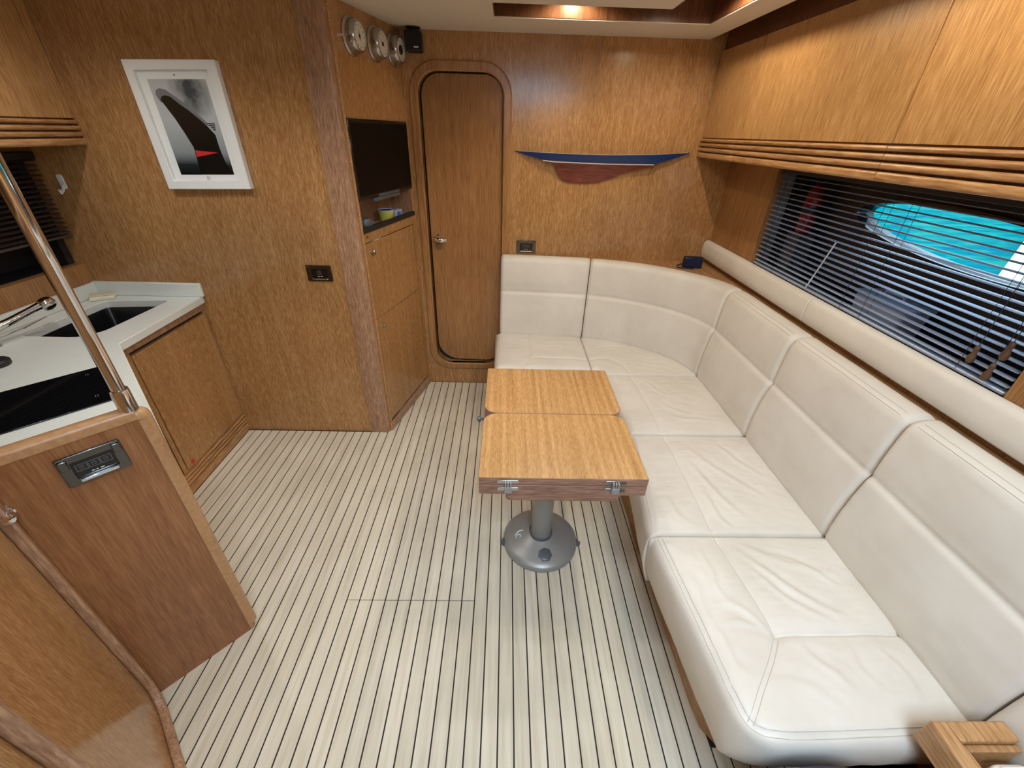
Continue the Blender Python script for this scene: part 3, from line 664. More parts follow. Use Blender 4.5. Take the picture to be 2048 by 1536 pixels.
def seat(sides, radii, seams, z=.45, zb=.19, puff=.012, n=140, wr=(), stitches=(), tuck=(0,0,0,0), seed=1, name='seat_cushion'):
    """sides: v=0 (u 0..1), u=1 (v 0..1), v=1 (u 0..1), u=0 (v 0..1) polylines"""
    s0, s1, s2, s3 = [resample(s_, n) for s_ in sides]
    u = np.linspace(0, 1, n)[:, None, None]; v = np.linspace(0, 1, n)[None, :, None]
    ease = lambda t: t
    C = (1-v)*s0[:, None]+v*s2[:, None]+(1-u)*s3[None]+u*s1[None]-((1-u)*(1-v)*s0[0]+u*(1-v)*s0[-1]+(1-u)*v*s2[0]+u*v*s2[-1])
    drop = np.zeros((n, n)); dmin = np.full((n, n), 9.)
    for sd, r in zip((s0, s1, s2, s3), radii):
        d = polydist(C, sd[::4] if len(sd) > 40 else sd); d = np.minimum(d, 9); dmin = np.minimum(dmin, d)
        q = np.clip(d/r, 0, 1); drop = np.maximum(drop, r*(1-np.sqrt(np.clip(1-(1-q)**2, 0, 1))))
    Z = z-drop+puff*np.clip(dmin/.12, 0, 1)**.7
    def top(P):
        dz = np.zeros(P.shape[:-1])
        for poly, dep_, wd in seams: dz -= dep_*np.exp(-(polydist(P, poly)/wd)**2)+dep_*.7*np.exp(-(polydist(P, poly)/(wd*5))**2)
        for (a, b, hgt, wd) in wr:
            a, b = np.array(a), np.array(b); d = b-a; L = np.linalg.norm(d); d = d/L; nn = np.array([-d[1], d[0]])
            rel = P-a; t = (rel@d)/L; s_ = rel@nn + .012*np.sin(t*5+a[0]*40)
            env = np.clip(1-np.abs(2*t-1)**2.0, 0, 1)*((t > 0) & (t < 1)); dz += env*hgt*np.exp(-(s_/wd)**2) - env*hgt*.6*np.exp(-((s_-wd*1.9)/(wd*1.2))**2)
        dz += .0022*vnoise(P, 7, seed)+.0011*vnoise(P*np.array([1, 2.2]), 18, seed+5)
        return dz
    Z = Z+top(C)*np.clip(dmin/.02, .15, 1)
    G = np.concatenate([C, Z[..., None]], -1); mb = MB(); mb.grid(G)
    # skirt
    loop = [(i, 0) for i in range(n)]+[(n-1, j) for j in range(1, n)]+[(i, n-1) for i in range(n-2, -1, -1)]+[(0, j) for j in range(n-2, 0, -1)]
    side_of = [0]*n+[1]*(n-1)+[2]*(n-1)+[3]*(n-2); m_ = len(loop); cen = C.reshape(-1, 2).mean(0)
    ctr = np.array([G[i, j] for i, j in loop]); nxt = np.roll(ctr, -1, 0)-np.roll(ctr, 1, 0); nor = np.stack([nxt[:, 1], -nxt[:, 0]], 1); nor /= np.linalg.norm(nor, axis=1)[:, None]+1e-9
    if ((ctr[:, :2]-cen)*nor).sum() < 0: nor = -nor
    rows = [ctr]; li = np.array([i for i, j in loop], float); lj = np.array([j for i, j in loop], float)
    wU = np.linalg.norm(C[-1, n//2]-C[0, n//2]); wV = np.linalg.norm(C[n//2, -1]-C[n//2, 0])
    hh = np.linspace(0, 1, 9)[1:]
    for t in hh:
        bul = .006*math.sin(PI*min(1, t*1.05)); zz = ctr[:, 2]*(1-t)+zb*t
        q = ctr.copy(); fi = tuck[3]/max(wU, .01)*t**2; fj = tuck[0]/max(wV, .01)*t**2
        ii = li*(1-fi)+(n-1)*fi; jj = lj*(1-fj)+(n-1)*fj; i0 = np.clip(ii.astype(int), 0, n-2); j0 = np.clip(jj.astype(int), 0, n-2); fx = (ii-i0)[:, None]; fy = (jj-j0)[:, None]
        q[:, :2] = (C[i0, j0]*(1-fx)+C[i0+1, j0]*fx)*(1-fy)+(C[i0, j0+1]*(1-fx)+C[i0+1, j0+1]*fx)*fy
        q[:, :2] += nor*bul*.8; q[:, 2] = zz
        q[:, :2] += nor*(.0018*vnoise(np.stack([ctr[:, 0]+ctr[:, 1], zz*1.0], 1), 14, seed+9))[:, None]
        rows.append(q)
    bt = rows[-1].copy(); bt[:, :2] -= nor*.02; bt[:, 2] -= .008; rows.append(bt)
    R_ = np.array(rows); R_ = np.concatenate([R_, R_[:, :1]], 1); mb.grid(R_)
    o = build(name, mb, M['leather'], sofa, smooth=0, fix=False)
    me = o.data; bm = bmesh.new(); bm.from_mesh(me); bmesh.ops.remove_doubles(bm, verts=bm.verts, dist=1e-5); bmesh.ops.recalc_face_normals(bm, faces=bm.faces); bm.to_mesh(me); bm.free()
    me.polygons.foreach_set('use_smooth', [True]*len(me.polygons))
    Gf = G.reshape(-1, 3)
    if stitches:
        st = MB()
        for poly in stitches:
            pp = resample(poly, max(8, int(sum(math.dist(a, b) for a, b in zip(poly[:-1], poly[1:]))/.012)))
            pts = []
            for q in pp:
                k_ = np.argsort(((Gf[:, :2]-q)**2).sum(1))[:4]; pts.append((q[0], q[1], Gf[k_, 2].mean()-.0002))
            st.tube(pts, .0011, 5)
        build('stitching', st, M['thread'], o)
    return o
def off(poly, d):
    p_ = np.array(poly, float); t = np.gradient(p_, axis=0); t /= np.linalg.norm(t, axis=1)[:, None]; return [tuple(q) for q in p_+d*np.stack([-t[:, 1], t[:, 0]], 1)]
# A: nearest the viewer
arcA = [(.555+.10-.10*math.cos(a), .366+.10-.10*math.sin(a)) for a in np.linspace(0, PI/2, 12)]
leftA = arcA[:6][::-1]+[(.545,.56),(.525,.75),(.508,.933)]
botA = arcA[5:]+[(.85,.366),(1.12,.370)]
seamA = [(.722,.935),(.732,.80),(.753,.607)]
stA = catmull([(.534,.932),(.550,.75),(.566,.56),(.574,.47),(.590,.415),(.635,.393),(.75,.391),(1.06,.400)], 10)
dgA = [(.753,.607),(.70,.54),(.64,.475),(.590,.415)]
seat([botA, [(1.12,.370),(1.12,.933)], [(.508,.933),(1.12,.933)], leftA], (.045,.03,.012,.045),
     [(seamA, .0075, .0045), ([(.753,.607),(.9,.609),(1.12,.613)], .0075, .0045), (list(map(tuple, stA)), .002, .009), (dgA, .003, .010)],
     wr=[((.66,.90),(.62,.70),.0025,.010),((.58,.62),(.63,.50),.003,.010),((.70,.50),(.84,.43),.002,.012),((1.0,.58),(1.02,.44),.002,.010),((.86,.86),(1.04,.74),.003,.010),((.70,.66),(.60,.80),.003,.012),((.745,.86),(.98,.64),.006,.013),((.76,.80),(.93,.625),.005,.011),((.765,.90),(1.05,.76),.004,.014),((.80,.60),(.86,.45),.003,.012),((.92,.60),(.93,.46),.003,.012),((.75,.62),(.62,.70),.004,.010),((.735,.64),(.60,.62),.003,.009),((.56,.80),(.60,.62),.0025,.012)],
     stitches=[off(stA, .006), off(stA, -.006), off(dgA, .006), off(dgA, -.006)], seed=3, tuck=(.068,0,0,.038), n=160, zb=.207)
seat([[(.503,.940),(1.12,.940)], [(1.12,.940),(1.12,1.481)], [(.560,1.481),(1.12,1.481)], [(.503,.940),(.535,1.2),(.560,1.481)]], (.012,.03,.012,.042),
     [([(.722,.93),(.724,1.2),(.723,1.49)], .0075, .0045), ([(.527,.94),(.56,1.2),(.584,1.481)], .002, .008)],
     wr=[((.745,1.30),(.86,1.0),.005,.014),((.78,1.40),(.98,1.06),.004,.014),((.74,1.12),(.80,.95),.004,.010),((.90,1.42),(1.04,1.2),.003,.012),((.60,1.1),(.66,.96),.003,.012)],
     stitches=[[(.521,.945),(.554,1.2),(.578,1.478)]], seed=11, tuck=(0,0,0,.035))
seat([[(.561,1.489),(1.12,1.489)], [(1.12,1.489),(1.12,2.018)], [(.575,2.018),(1.12,2.018)], [(.561,1.489),(.57,1.75),(.575,2.018)]], (.012,.03,.012,.042),
     [([(.708,2.02),(.715,1.9),(.722,1.767),(.723,1.48)], .0075, .0045), ([(.586,1.489),(.6,2.018)], .002, .008)],
     wr=[((.74,1.95),(.86,1.78),.004,.011),((.80,1.62),(.98,1.56),.004,.012),((.76,1.74),(.9,1.62),.003,.012)], seed=17, tuck=(0,0,0,.03))
arcD = catmull([(1.12,2.026),(1.075,2.19),(.97,2.35),(.80,2.47),(.63,2.53),(.5055,2.545)], 8)
seat([[(.575,2.026),(1.12,2.026)], list(map(tuple, arcD)), [(.5055,2.075),(.5055,2.545)], [(.575,2.026),(.562,2.055),(.54,2.072),(.5055,2.075)]], (.012,.03,.012,.030),
     [(list(map(tuple, catmull([(.71,2.02),(.705,2.1),(.67,2.17),(.607,2.21),(.505,2.2)], 8))), .0065, .0045)],
     wr=[((.56,2.30),(.75,2.36),.004,.010),((.58,2.38),(.74,2.43),.003,.009),((.80,2.16),(.95,2.10),.003,.010),((.76,2.30),(.90,2.2),.003,.012)], seed=23)
seat([[(-.055,2.062),(.5035,2.075)], [(.5035,2.075),(.5035,2.56)], [(-.055,2.56),(.5035,2.56)], [(-.055,2.062),(-.055,2.56)]], (.042,.012,.03,.035),
     [([(.162,2.56),(.162,2.203)], .0065, .0045), ([(.162,2.203),(.505,2.199)], .0065, .0045), ([(.162,2.203),(.107,2.085)], .003, .007)],
     wr=[((.25,2.40),(.46,2.44),.003,.010),((.22,2.32),(.44,2.30),.003,.009),((-.02,2.3),(.08,2.16),.003,.012)], seed=29)
# ---- backs
bp = catmull([(-.030,2.535),(.12,2.530),(.25,2.522),(.40,2.508),(.505,2.493),(.655,2.452),(.816,2.376),(.955,2.262),(1.045,2.145),(1.082,2.02),(1.086,1.75),(1.088,1.475),(1.09,1.2),(1.092,.935),(1.094,.67),(1.096,.405),(1.098,.15),(1.10,-.15)], 24)
bL = np.r_[0, np.cumsum(np.linalg.norm(np.diff(bp, axis=0), axis=1))]
def s_at(x, y): return bL[np.argmin(((bp-np.array([x, y]))**2).sum(1))]
prof = np.array([(.435,-.035),(.437,-.012),(.447,-.002),(.47,.004),(.52,.006),(.58,.004),(.64,-.002),(.69,-.010),(.720,-.016),(.730,-.022),(.735,-.027),(.740,-.027),(.750,-.024),(.80,-.024),(.85,-.028),(.89,-.032),(.92,-.037),(.938,-.046),(.948,-.062),(.951,-.080),(.949,-.098),(.938,-.108),(.90,-.112)])
pl2 = resample(prof, 90)
def back(sa, sb, nseg, seed, folds=(), topseam=True):
    ss = np.linspace(sa, sb, nseg); px_ = np.interp(ss, bL, bp[:, 0]); py_ = np.interp(ss, bL, bp[:, 1])
    e = .01; tx = (np.interp(ss+e, bL, bp[:, 0])-np.interp(ss-e, bL, bp[:, 0])); ty = (np.interp(ss+e, bL, bp[:, 1])-np.interp(ss-e, bL, bp[:, 1])); l_ = np.hypot(tx, ty); nx, ny = ty/l_, -tx/l_
    # inward normal points to the room (left of travel is the wall)
    G = np.zeros((nseg, len(pl2), 3))
    r = .016
    for i, s_ in enumerate(ss):
        kd = 1+.35*max(0, min(1, (s_-S1)/(S2-S1))); d = min(s_-sa, sb-s_); q = min(1, d/r); drop = r*(1-math.sqrt(max(0, 1-(1-q)**2)))
        for j, (h_, o_2) in enumerate(pl2):
            hh = h_; of = o_2
            w_ = math.exp(-((h_-.60)/.09)**2)*.003+math.exp(-((h_-.83)/.07)**2)*.003
            of += w_*min(1, d/.10)
            for (fs, h0, h1, amp, wd) in folds:
                if h0 < h_ < h1:
                    env = math.sin(PI*(h_-h0)/(h1-h0)); of += amp*env*math.exp(-((s_-fs-(h_-h0)*.12)/wd)**2)
            if of < -.046: of = -.046+(of+.046)*kd
            of -= drop; hh -= drop*max(0, min(1, (h_-.86)/.08)); hh += drop*.7*max(0, min(1, (.47-h_)/.035))
            G[i, j] = (px_[i]+nx[i]*of, py_[i]+ny[i]*of, hh)
    P2 = np.stack([np.repeat(ss[:, None], len(pl2), 1), np.repeat(pl2[None, :, 0], nseg, 0)], -1)
    ns = .0014*vnoise(P2, 8, seed)+.0006*vnoise(P2, 25, seed+2)
    G[..., 0] += ns*nx[:, None]; G[..., 1] += ns*ny[:, None]
    mb = MB(); mb.grid(G)
    for i in (0, nseg-1):
        ring_ = [tuple(p_) for p_ in G[i]]; inn = len(ring_)
        ct = np.array([px_[i]-nx[i]*.07, py_[i]-ny[i]*.07]); mb.add(ring_+[(px_[i]-nx[i]*.11, py_[i]-ny[i]*.11, .435)], [tuple(range(inn+1))])
    b_ = [tuple(p_) for p_ in G[:, 0]]; b2 = [(px_[i]-nx[i]*.11, py_[i]-ny[i]*.11, .435) for i in range(nseg)]; mb.grid([b_, b2])
    o = build('back_cushion', mb, M['leather'], sofa, smooth=55)
    if topseam:
        j = int(np.argmin(np.abs(pl2[:, 0]-.940)+10*(pl2[:, 1] < -.07))); st = MB()
        for jj in (j-1, j+1): st.tube([tuple(G[i, jj]+np.array([nx[i]*.0002, ny[i]*.0002, .0002])) for i in range(3, nseg-3)], .0009, 5)
        build('stitching', st, M['thread'], o)
    return o
S0, S1, S2, S3, S4, S5, S6 = 0.0, s_at(.505,2.493), s_at(1.082,2.02), s_at(1.088,1.475), s_at(1.092,.935), s_at(1.096,.405), bL[-1]
g = .0022
back(S0, S1-g, 60, 1, topseam=False)
sm = (S1+S2)/2
back(S1+g, S2-g, 110, 2, [(sm-.20,.46,.70,.004,.012),(sm-.15,.45,.69,-.004,.012),(sm-.10,.47,.70,.005,.014),(sm-.05,.46,.68,-.004,.012),(sm,.48,.68,.004,.014),(sm+.05,.46,.66,-.003,.012),(sm+.1,.47,.66,.003,.014),(sm-.27,.44,.58,.003,.012)], topseam=False)
back(S2+g, S3-g, 60, 3); back(S3+g, S4-g, 60, 4); back(S4+g, S5-g, 60, 5); back(S5+g, S6, 60, 6)

# gadget on the corner ledge
dv = thing('battery_charger', 'small dark navy electronic box on the corner ledge behind the sofa', 'gadget', (1.115, 2.49, .93), math.radians(-6))
loc_build('gadget_case', MB().box(-.055,.055,-.012,.026,.0,.066), mat('navy_plastic', srgb(16,26,52), .3), dv, bevel=.008, seg=3)
loc_build('face_plate', MB().box(-.045,.045,-.0135,-.011,.010,.056), mat('navy_face', srgb(18,34,70), .2), dv, bevel=.003)
loc_build('cable', MB().tube([(-.06,.005,.02),(-.085,.0,.012),(-.09,-.02,.006),(-.05,-.03,.005),(.0,-.032,.005)], .004, 8), M['black'], dv)
st_ = MB().lathe([(.006,0),(.006,.004),(.003,.006)], (XR,2.278,1.128), (-1,0,0), 14); tag(build('wall_stud', st_, M['chrome']), 'tiny chrome stud on the wooden panel beside the blind', 'stud')

# ================================================================= FOLDING TABLE
tb = thing('folding_table', 'folded wooden saloon table on a grey metal pedestal', 'table', (.18, 1.25, 0))
TX0, TX1, TY0, TYm, TY1 = -.070, .452, .935, 1.275, 1.617
for z0, z1, up in ((.6315,.6695,0),(.6725,.700,1)):
    for y0, y1, rr in ((TY0, TYm-.0015, [.003,.003,.05,.05]), (TYm+.0015, TY1, [.05,.05,.003,.003])):
        o = build('leaf', MB().prism(rrect(TX0, TX1, y0, y1, rr, 8), z0, z1), M['table_edge'], tb, bevel=.0015)
        if up: build('leaf_veneer', MB().prism(rrect(TX0+.001, TX1-.001, y0+.001, y1-.001, rr, 8), z1-.0005, z1+.0008), M['table'], o, smooth=0)
for xh in (.020, .352):
    for yh, sg in ((TY0, -1), (TY1, 1)):
        hg = MB()
        for zc_ in (.655, .6855): hg.ext(rrect(xh-.034,xh+.034,zc_-.007,zc_+.007,.005,4), (0,yh,0), UX, UZ, (0,sg,0), -.001, .0022)
        o = build('hinge', hg, M['steel'], tb, bevel=.0008)
        kn = MB()
        for dx in (-.008,.0,.008): kn.box(xh+dx-.0028,xh+dx+.0028,yh,yh+sg*.010,.662,.688)
        kn.box(xh-.0115,xh+.0115,yh+sg*.001,yh+sg*.012,.646,.670); build('knuckle', kn, M['grey_paint'], o, bevel=.001)
build('bearer_board', MB().prism(rrect(.014,.374,.938,1.61,.012,4), .600, .631), M['table_edge'], tb, bevel=.004)
build('column', MB().lathe([(.0445,.065),(.0445,.6)], (.18,1.255,0), (0,0,1), 40), M['grey_paint'], tb)
bs = MB().lathe([(.163,.0),(.166,.004),(.166,.018),(.160,.026),(.14,.035),(.10,.050),(.06,.064),(.052,.070),(.050,.066),(.046,.064)], (.18,1.262,0), (0,0,1), 64); build('base', bs, M['grey_paint'], tb)
build('collar', MB().lathe([(.052,.066),(.050,.074),(.046,.076)], (.18,1.255,0), (0,0,1), 32), M['grey_dark'], tb)
kb = MB(); prof_k = [(.031,.0),(.033,.006),(.031,.014),(.02,.018),(.018,.014),(.010,.016)]
kb.lathe(prof_k, (.192,1.158,.034), (0,-.28,.96), 7); kb.lathe([(.021,.012),(.020,.019),(.012,.021)], (.192,1.158,.034), (0,-.28,.96), 20); build('base_knob', kb, M['grey_dark'], tb, smooth=30, bevel=.002)
for sx in (-1, 1):
    cl_ = MB().box(.18+sx*.160,.18+sx*.172,1.228,1.256,.004,.024).box(.18+sx*.168,.18+sx*.179,1.232,1.239,.006,.028); build('floor_catch', cl_, M['grey_dark'], tb, bevel=.002)
lg = MB(); sw = [(.062,1.246,.0485),(.070,1.258,.0510),(.082,1.268,.0545),(.092,1.270,.0570),(.104,1.268,.0600)]; lg.tube(sw, [.001,.003,.0035,.003,.001], 6)
lg.tube([(.072,1.232,.0480),(.068,1.243,.0490),(.076,1.252,.0520),(.088,1.250,.0550),(.092,1.242,.0545),(.084,1.236,.0520)], [.001,.0025,.003,.003,.0022,.001], 6); build('swirl_mark', lg, mat('swirl_white', srgb(220,222,220), .3), tb)
build('side_latch', MB().lathe([(.005,.0),(.005,.014),(.011,.016),(.011,.026),(.006,.029)], (TX0+.001,1.305,.65), (-1,0,0), 16), M['grey_dark'], tb)

# ================================================================= GALLEY
e1 = Vector((.676,.737,0)).normalized(); e2 = Vector((e1.y,-e1.x,0)); P0 = Vector((-.895,.878,0))   # e2 faces the viewer
def pa(t, w, z): v_ = P0 - e1*t - e2*w; return (v_.x, v_.y, z)
def pxy(t, w): v_ = P0 - e1*t - e2*w; return (v_.x, v_.y)
# base cabinet under the sink
gc = thing('sink_cabinet', 'wooden galley cabinet with a slab door below the white worktop', 'cabinet', (-1.7,1.8,0))
build('carcass', MB().prism([(-1.56,2.05),(-1.556,1.52),(-.955,.925),pxy(.06,.05),pxy(.99,.05),(-2.04,.2),(-2.04,2.05)], .0, .12), M['veneer_door'], gc, smooth=0)
build('front_frame', MB().box(-1.575,-1.553,1.53,2.05,.12,.155).box(-1.575,-1.553,2.038,2.05,.155,.772).box(-1.575,-1.553,1.53,1.553,.155,.772), M['veneer'], gc, smooth=0)
build('top_rail', MB().box(-1.575,-1.548,1.525,2.052,.775,.811), M['solid'], gc, bevel=.002)
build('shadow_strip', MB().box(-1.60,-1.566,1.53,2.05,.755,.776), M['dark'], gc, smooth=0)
build('door', MB().box(-1.572,-1.548,1.556,2.036,.128,.758), M['veneer'], gc, bevel=.002)
build('rail_shade_board', MB().box(-1.568,-1.560,1.50,2.052,.0,.122), M['slot'], gc, smooth=0)  # dark board added so the gaps between rails look shaded
for a, b in ((.001,.048),(.055,.069),(.076,.090),(.097,.111)):
    rl = MB(); rl.ext(rrect(0,.017,a,b,[.003,.0065,.0065,.003],4), (-1.563,0,0), UX, UZ, (0,1,0), 1.50, 2.052); build('rail', rl, M['solid_gold'], gc)
dg = MB(); dg.ext([(0,.12),(.83,.12),(.83,.811),(0,.811)], (-1.551,1.505,0), (.707,-.707,0), UZ, (.707,.707,0), -.02, 0); build('angled_front', dg, M['veneer'], gc, smooth=0)
stk = MB().ext([(0,.012),(.008,.02),(.012,.008),(.022,.004),(.02,-.012),(.006,-.014),(-.004,-.004)], (-1.548,1.588,.148), (0,1,0), UZ, UX, 0, .0006)
tag(build('sticker', stk, M['red']), 'small red sticker low on the sink cabinet door', 'sticker')
# worktop with sink cut-out
wt_ = [(-1.532,2.051),(-1.518,1.502),(-.934,.916),pxy(.015,.042),pxy(.99,.042),(-2.046,.16),(-2.046,2.051)]
sk = [(-1.655,1.985),(-1.945,1.955),(-1.945,1.55),(-1.715,1.55),(-1.668,1.615)]
def roundpoly(P, r, n=5):
    out = []
    for i in range(len(P)):
        a, b, c_ = Vector(P[i-1]), Vector(P[i]), Vector(P[(i+1) % len(P)]); p1 = b+(a-b).normalized()*r; p2 = b+(c_-b).normalized()*r
        for t in np.linspace(0, 1, n): q_ = p1*(1-t)**2+b*2*t*(1-t)+p2*t*t; out.append((q_.x, q_.y))
    return out
sk = roundpoly(sk, .03)
wk = thing('worktop', 'white speckled worktop with upstand running round the galley', 'worktop', (-1.7,1.4,.81))
build('slab', MB().plate(wt_, [sk], (0,0,0), UX, (0,1,0), UZ, .812, .846), M['counter'], wk, bevel=.003)
build('upstand', MB().box(-2.046,-1.520,2.034,2.0525,.846,.915), M['counter'], wk, bevel=.004)
build('upstand', MB().box(-2.046,-2.028,.2,2.034,.846,.912), M['counter'], wk, bevel=.004)
si = thing('sink', 'black undermounted sink in the corner of the white worktop', 'sink', (-1.8,1.77,.7))
c0 = Vector((-1.805,1.77)); low = [tuple((Vector(p_)-c0)*.86+c0) for p_ in sk]
sb = MB(); n_ = len(sk); vs = [(p_[0],p_[1],.8125) for p_ in [tuple((Vector(q)-c0)*1.004+c0) for q in sk]]+[(p_[0],p_[1],.70) for p_ in low]
sb.add(vs, [(i,(i+1) % n_,n_+(i+1) % n_,n_+i) for i in range(n_)]+[tuple(range(n_,2*n_))]); build('basin', sb, M['sink'], si, fix=False, smooth=30)
build('drain', MB().lathe([(.03,.0005),(.028,.003),(.012,.002)], (-1.82,1.8,.70), (0,0,1), 24), M['steel'], si)
# hob
hb = thing('ceramic_hob', 'black glass ceramic hob set into the white worktop', 'hob', (-1.6,.9,.846))
h0 = Vector((-1.22,1.105,0)); hu, hv = -e1, -e2
hpoly = [(0,0),(.62,0),(.62,.295),(0,.295)]
build('glass', MB().ext(hpoly, h0+Vector((0,0,.846)), hu, hv, UZ, 0, .005), M['glass_black'], hb, bevel=.0015)
mk = MB()
for i, (a, b) in enumerate(((.03,.05),(.03,.24))):
    for dx in (0,.006): mk.ext([(a+dx,b),(a+dx+.002,b),(a+dx+.002,b+.018),(a+dx,b+.018)], h0+Vector((0,0,.8511)), hu, hv, UZ, 0, .0002)
build('printed_marks', mk, M['icon'], hb, smooth=0)
zn = MB()
for (a, b, r_) in ((.3,.148,.075),(.5,.148,.09)): zn.ring(circle(a,b,r_,40), circle(a,b,r_-.0016,40), h0+Vector((0,0,.8511)), hu, hv, UZ, 0, .0002)
build('cooking_zone', zn, mat('zone_grey', srgb(12,12,14), .2), hb, smooth=0)
# tap
fa = thing('kitchen_tap', 'chrome mixer tap with a thin lever beside the black sink', 'tap', (-1.955,1.43,.846))
fb = MB(); fb.lathe([(.027,0),(.027,.006),(.022,.012),(.021,.05),(.017,.056)], (-1.945,1.445,.846), (0,0,1), 28); build('tap_body', fb, M['chrome'], fa)
fb = MB(); fb.tube([(-1.945,1.445,.895),(-1.94,1.47,.905),(-1.925,1.53,.918),(-1.905,1.60,.936),(-1.895,1.635,.944)], [.017,.017,.014,.013,.015], 16); build('spout', fb, M['chrome'], fa)
fb = MB(); fb.lathe([(.014,-.030),(.023,-.024),(.027,-.008),(.025,.008),(.018,.02),(.006,.026)], (-1.885,1.658,.946), (.2,.9,.25), 24); build('spray_head', fb, M['chrome'], fa)
fb = MB(); fb.tube([(-1.93,1.46,.872),(-1.905,1.53,.884),(-1.875,1.62,.905)], [.004,.004,.003], 8); build('lever', fb, M['chrome'], fa)
sg_ = thing('sponge', 'cream sponge lying in the worktop corner behind the sink', 'sponge', (-1.97,1.98,.846), math.radians(28))
loc_build('sponge_body', MB().box(-.045,.05,-.028,.028,.0,.022), M['cream_plastic'], sg_, bevel=.008, seg=3)
loc_build('scrub_layer', MB().box(-.044,.049,-.027,.027,.021,.028), mat('scourer', srgb(214,206,180), .9), sg_, bevel=.004)
pg = thing('black_stopper', 'round black stopper lying on the worktop at the left edge', 'stopper', (-1.79,1.305,.846))
build('stopper_disc', MB().lathe([(.038,0),(.041,.004),(.041,.016),(.036,.021),(.012,.022)], (-1.79,1.305,.846), (0,0,1), 32), M['black'], pg)
build('stopper_knob', MB().lathe([(.010,.021),(.012,.03),(.006,.034)], (-1.79,1.305,.846), (0,0,1), 16), M['black'], pg)

# partition at the end of the galley
pt = thing('galley_partition', 'veneered wooden partition ending the galley, with rounded solid edges', 'partition', tuple(P0), 0)
def pe(poly): return [(a, b) for a, b in poly]
build('panel', MB().ext([(.028,.0),(1.0,.0),(1.0,.962),(.028,.962)], P0, -e1, UZ, -e2, 0.002, .036), M['panel'], pt, smooth=0)
ed = MB(); cs = [(.0+.03,0),(.012,.001),(.004,.006),(.0,.014),(.0,.026),(.004,.034),(.012,.039),(.03,.040)]
ed.ext(cs, P0, -e1, -e2, UZ, .03, .955); ed.ext([(a+(.012 if i not in (0,7) else 0), b) for i, (a, b) in enumerate(cs)], P0, -e1, -e2, UZ, 0, .03)
build('edge_post', ed, M['cap'], pt, smooth=60)
tp = MB(); ts = [(0,0),(.018,.0),(.024,.002),(.027,.006),(.027,.034),(.024,.038),(.018,.040),(0,.040)]
tp.ext([(b, .958+a) for a, b in ts], P0, -e2, UZ, -e1, .03, 1.0)
cor = MB(); R0 = .03
rows_ = []
for th in np.linspace(0, PI/2, 10):
    rows_.append([tuple(P0 - e1*(R0-(R0+ (a)) *math.cos(th)*1.0 + 0) - e2*b + Vector((0,0,.958-.003+(R0-.003+a)*math.sin(th)-.0))) for a, b in [(x_-0.0, y_) for x_, y_ in [(-.03+.0,0),(-.012,0),(-.004,.006),(.0,.014),(.0,.026),(-.004,.034),(-.012,.040),(-.03,.040)]]])
cor.grid(rows_)
build('top_capping', tp, M['cap'], pt, smooth=60); build('top_corner', cor, M['cap'], pt, smooth=60)
outlet('light_switch', 'chrome framed triple switch on the galley partition', pa(.150,0,.887) if False else tuple(P0 - e1*.140 + Vector((0,0,.887))), tuple(e1), tuple(e2), .118, .082, 3)
# chrome pole standing on the partition
gp = thing('grab_pole', 'chrome grab pole rising from the galley partition to the ceiling', 'pole', pa(.036,.02,.985))
pc = Vector(pa(.036,.02,0))
build('pole_tube', MB().tube([(pc.x,pc.y,.985),(pc.x,pc.y,2.018)], .0142, 28), M['chrome'], gp)
build('collar', MB().lathe([(.0195,.982),(.0195,1.036),(.0188,1.040),(.0142,1.041)], (pc.x,pc.y,0), (0,0,1), 32), M['chrome'], gp)
# locker beside the companionway steps, in front of the partition
Q0 = Vector((-1.104,.650,0)); q1 = Vector((.722,-.692,0)).normalized(); qn = Vector((-q1.y*-1, q1.x*-1, 0)); qn = Vector((.692,.722,0)).normalized()
lk_ = thing('step_locker', 'wooden locker side in the left foreground with a rounded raised moulding', 'locker', tuple(Q0))
build('side_panel', MB().ext([(.004,.0),(1.0,.0),(1.0,1.40),(.004,1.40)], Q0, q1, UZ, -qn, .012, .045), M['veneer'], lk_, smooth=0)
oo = rrect(.002,.564,.002,1.395,[.10,.05,.03,.03],10); ii = rrect(.027,.546,.028,1.365,[.078,.03,.02,.02],10)
build('moulding', MB().ring(oo, ii, Q0, q1, UZ, qn, -.012, .010), M['solid'], lk_, bevel=.006, seg=4, smooth=60)
kn = MB(); kc0 = Vector((-1.100,.655,.846)); kn.lathe([(.013,0),(.013,.004),(.006,.006),(.006,.010),(.012,.014),(.0155,.024),(.012,.034),(.003,.038)], tuple(kc0), (e2.x,e2.y,0), 24)
build('ball_catch', kn, M['chrome'], lk_)

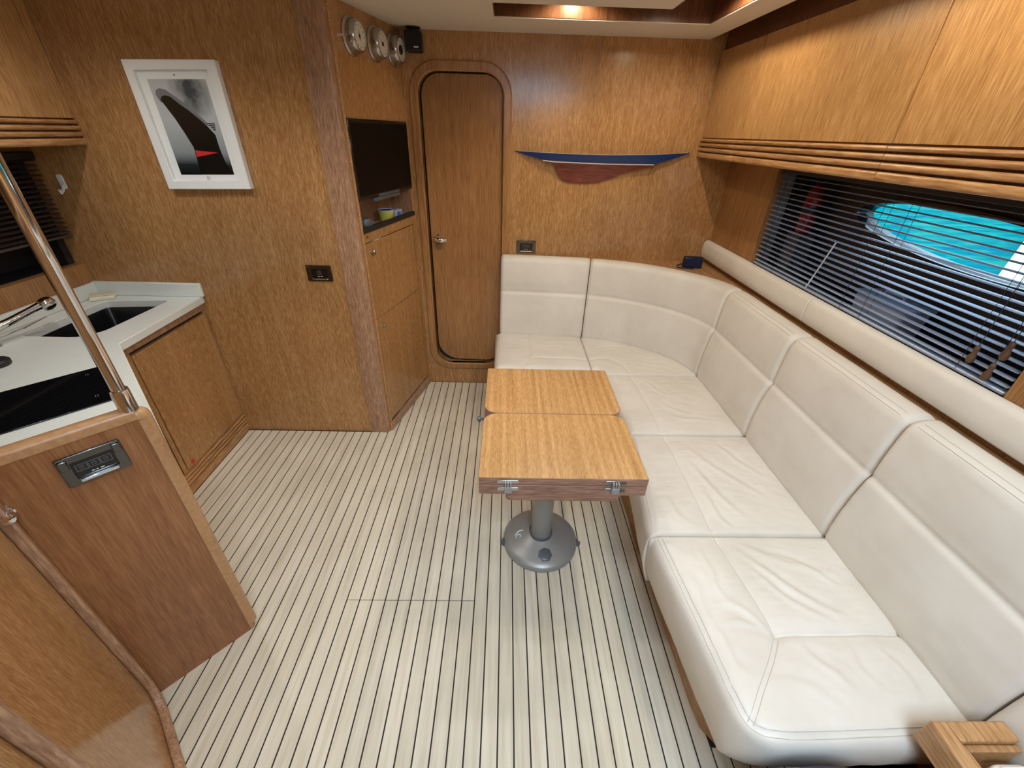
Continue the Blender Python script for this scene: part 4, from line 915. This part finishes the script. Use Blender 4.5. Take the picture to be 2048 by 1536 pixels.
# ================================================================= FOREGROUND RIGHT
zc2 = .55
sc2 = thing('side_cabinet', 'wooden end cabinet with a sunk tray top at the near end of sofa', 'cabinet', (1.15,.15,0))
fr_ = MB(); fr_.box(.923,.957,-.25,.381,.475,zc2).box(.957,1.085,.345,.381,.475,zc2); build('tray_rim', fr_, M['solid_gold'], sc2, bevel=.004)
ir = MB(); ir.box(.9575,.972,-.25,.3445,.47,.536).box(.972,1.085,.332,.3445,.47,.536); build('inner_rim', ir, M['solid_gold'], sc2, bevel=.002)
build('tray_floor', MB().box(.957,1.085,-.25,.345,.462,.480), M['veneer_door'], sc2, smooth=0)
build('cabinet_body', MB().box(.935,1.085,-.25,.332,0,.440), M['veneer_door'], sc2, bevel=.003)
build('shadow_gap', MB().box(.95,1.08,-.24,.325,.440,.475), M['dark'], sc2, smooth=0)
bx = thing('white_box', 'white rounded plastic box lying in the tray of the end cabinet', 'box', (1.1,.2,.48))
build('box_body', MB().prism(rrect(1.0,1.084,-.1,.318,.02,6), .4805, .528), M['white'], bx, bevel=.012, seg=4)
build('box_lid', MB().prism(rrect(1.007,1.078,-.09,.311,.016,6), .5275, .532), M['white'], bx, bevel=.002)
bg_ = thing('bag', 'dark navy cloth bag on the floor at the near end of sofa', 'bag', (.69,.25,0))
G = []
for t in np.linspace(0, 1, 12):
    row = []
    rr_ = math.sin(PI*(.12+.88*t)) if t > .5 else 1
    for a in np.linspace(0, 2*PI, 28):
        sx, sy = math.copysign(abs(math.cos(a))**.6, math.cos(a)), math.copysign(abs(math.sin(a))**.6, math.sin(a)); sc_f = max(.02, (1-.5*max(0, t-.55)**1.2-(.9 if t == 1 else 0)))
        row.append((.69+.135*sx*sc_f, .262+.078*sy*sc_f, .002+.49*min(1, t*1.05)+.006*math.sin(a*5)*t))
    G.append(row)
build('bag_body', MB().grid(G), M['navy_cloth'], bg_, smooth=70)
build('bag_strap', MB().tube([(.60,.245,.47),(.61,.215,.49),(.69,.19,.495),(.77,.215,.49),(.78,.245,.47)], .007, 8), M['navy_cloth'], bg_)

# visible downlight fittings in the slot and ceiling
for i, (x, y, e) in enumerate(SPOTS):
    if x > .2:
        lab = {0:'recessed downlight in the ceiling slot in front of the door bulkhead',1:'recessed downlight in the slot above the far end of sofa',2:'recessed downlight in the slot above the middle of sofa',3:'recessed downlight in the slot above the near end of sofa'}[i]
        d_ = thing('downlight_fitting', lab, 'downlight', (x, y, 2.14))
        build('bezel', MB().lathe([(.036,.010),(.036,.002),(.030,.0),(.027,.004)], (x,y,2.14), (0,0,1), 28), M['chrome'], d_)
        lm = mat('lamp_glow', (1,.9,.7,1), .5); lm.node_tree.nodes['Principled BSDF'].inputs['Emission Color'].default_value = (1,.86,.62,1); lm.node_tree.nodes['Principled BSDF'].inputs['Emission Strength'].default_value = 12
        build('lens', MB().lathe([(.026,.006),(.026,.003)], (x,y,2.14), (0,0,1), 24), lm, d_)
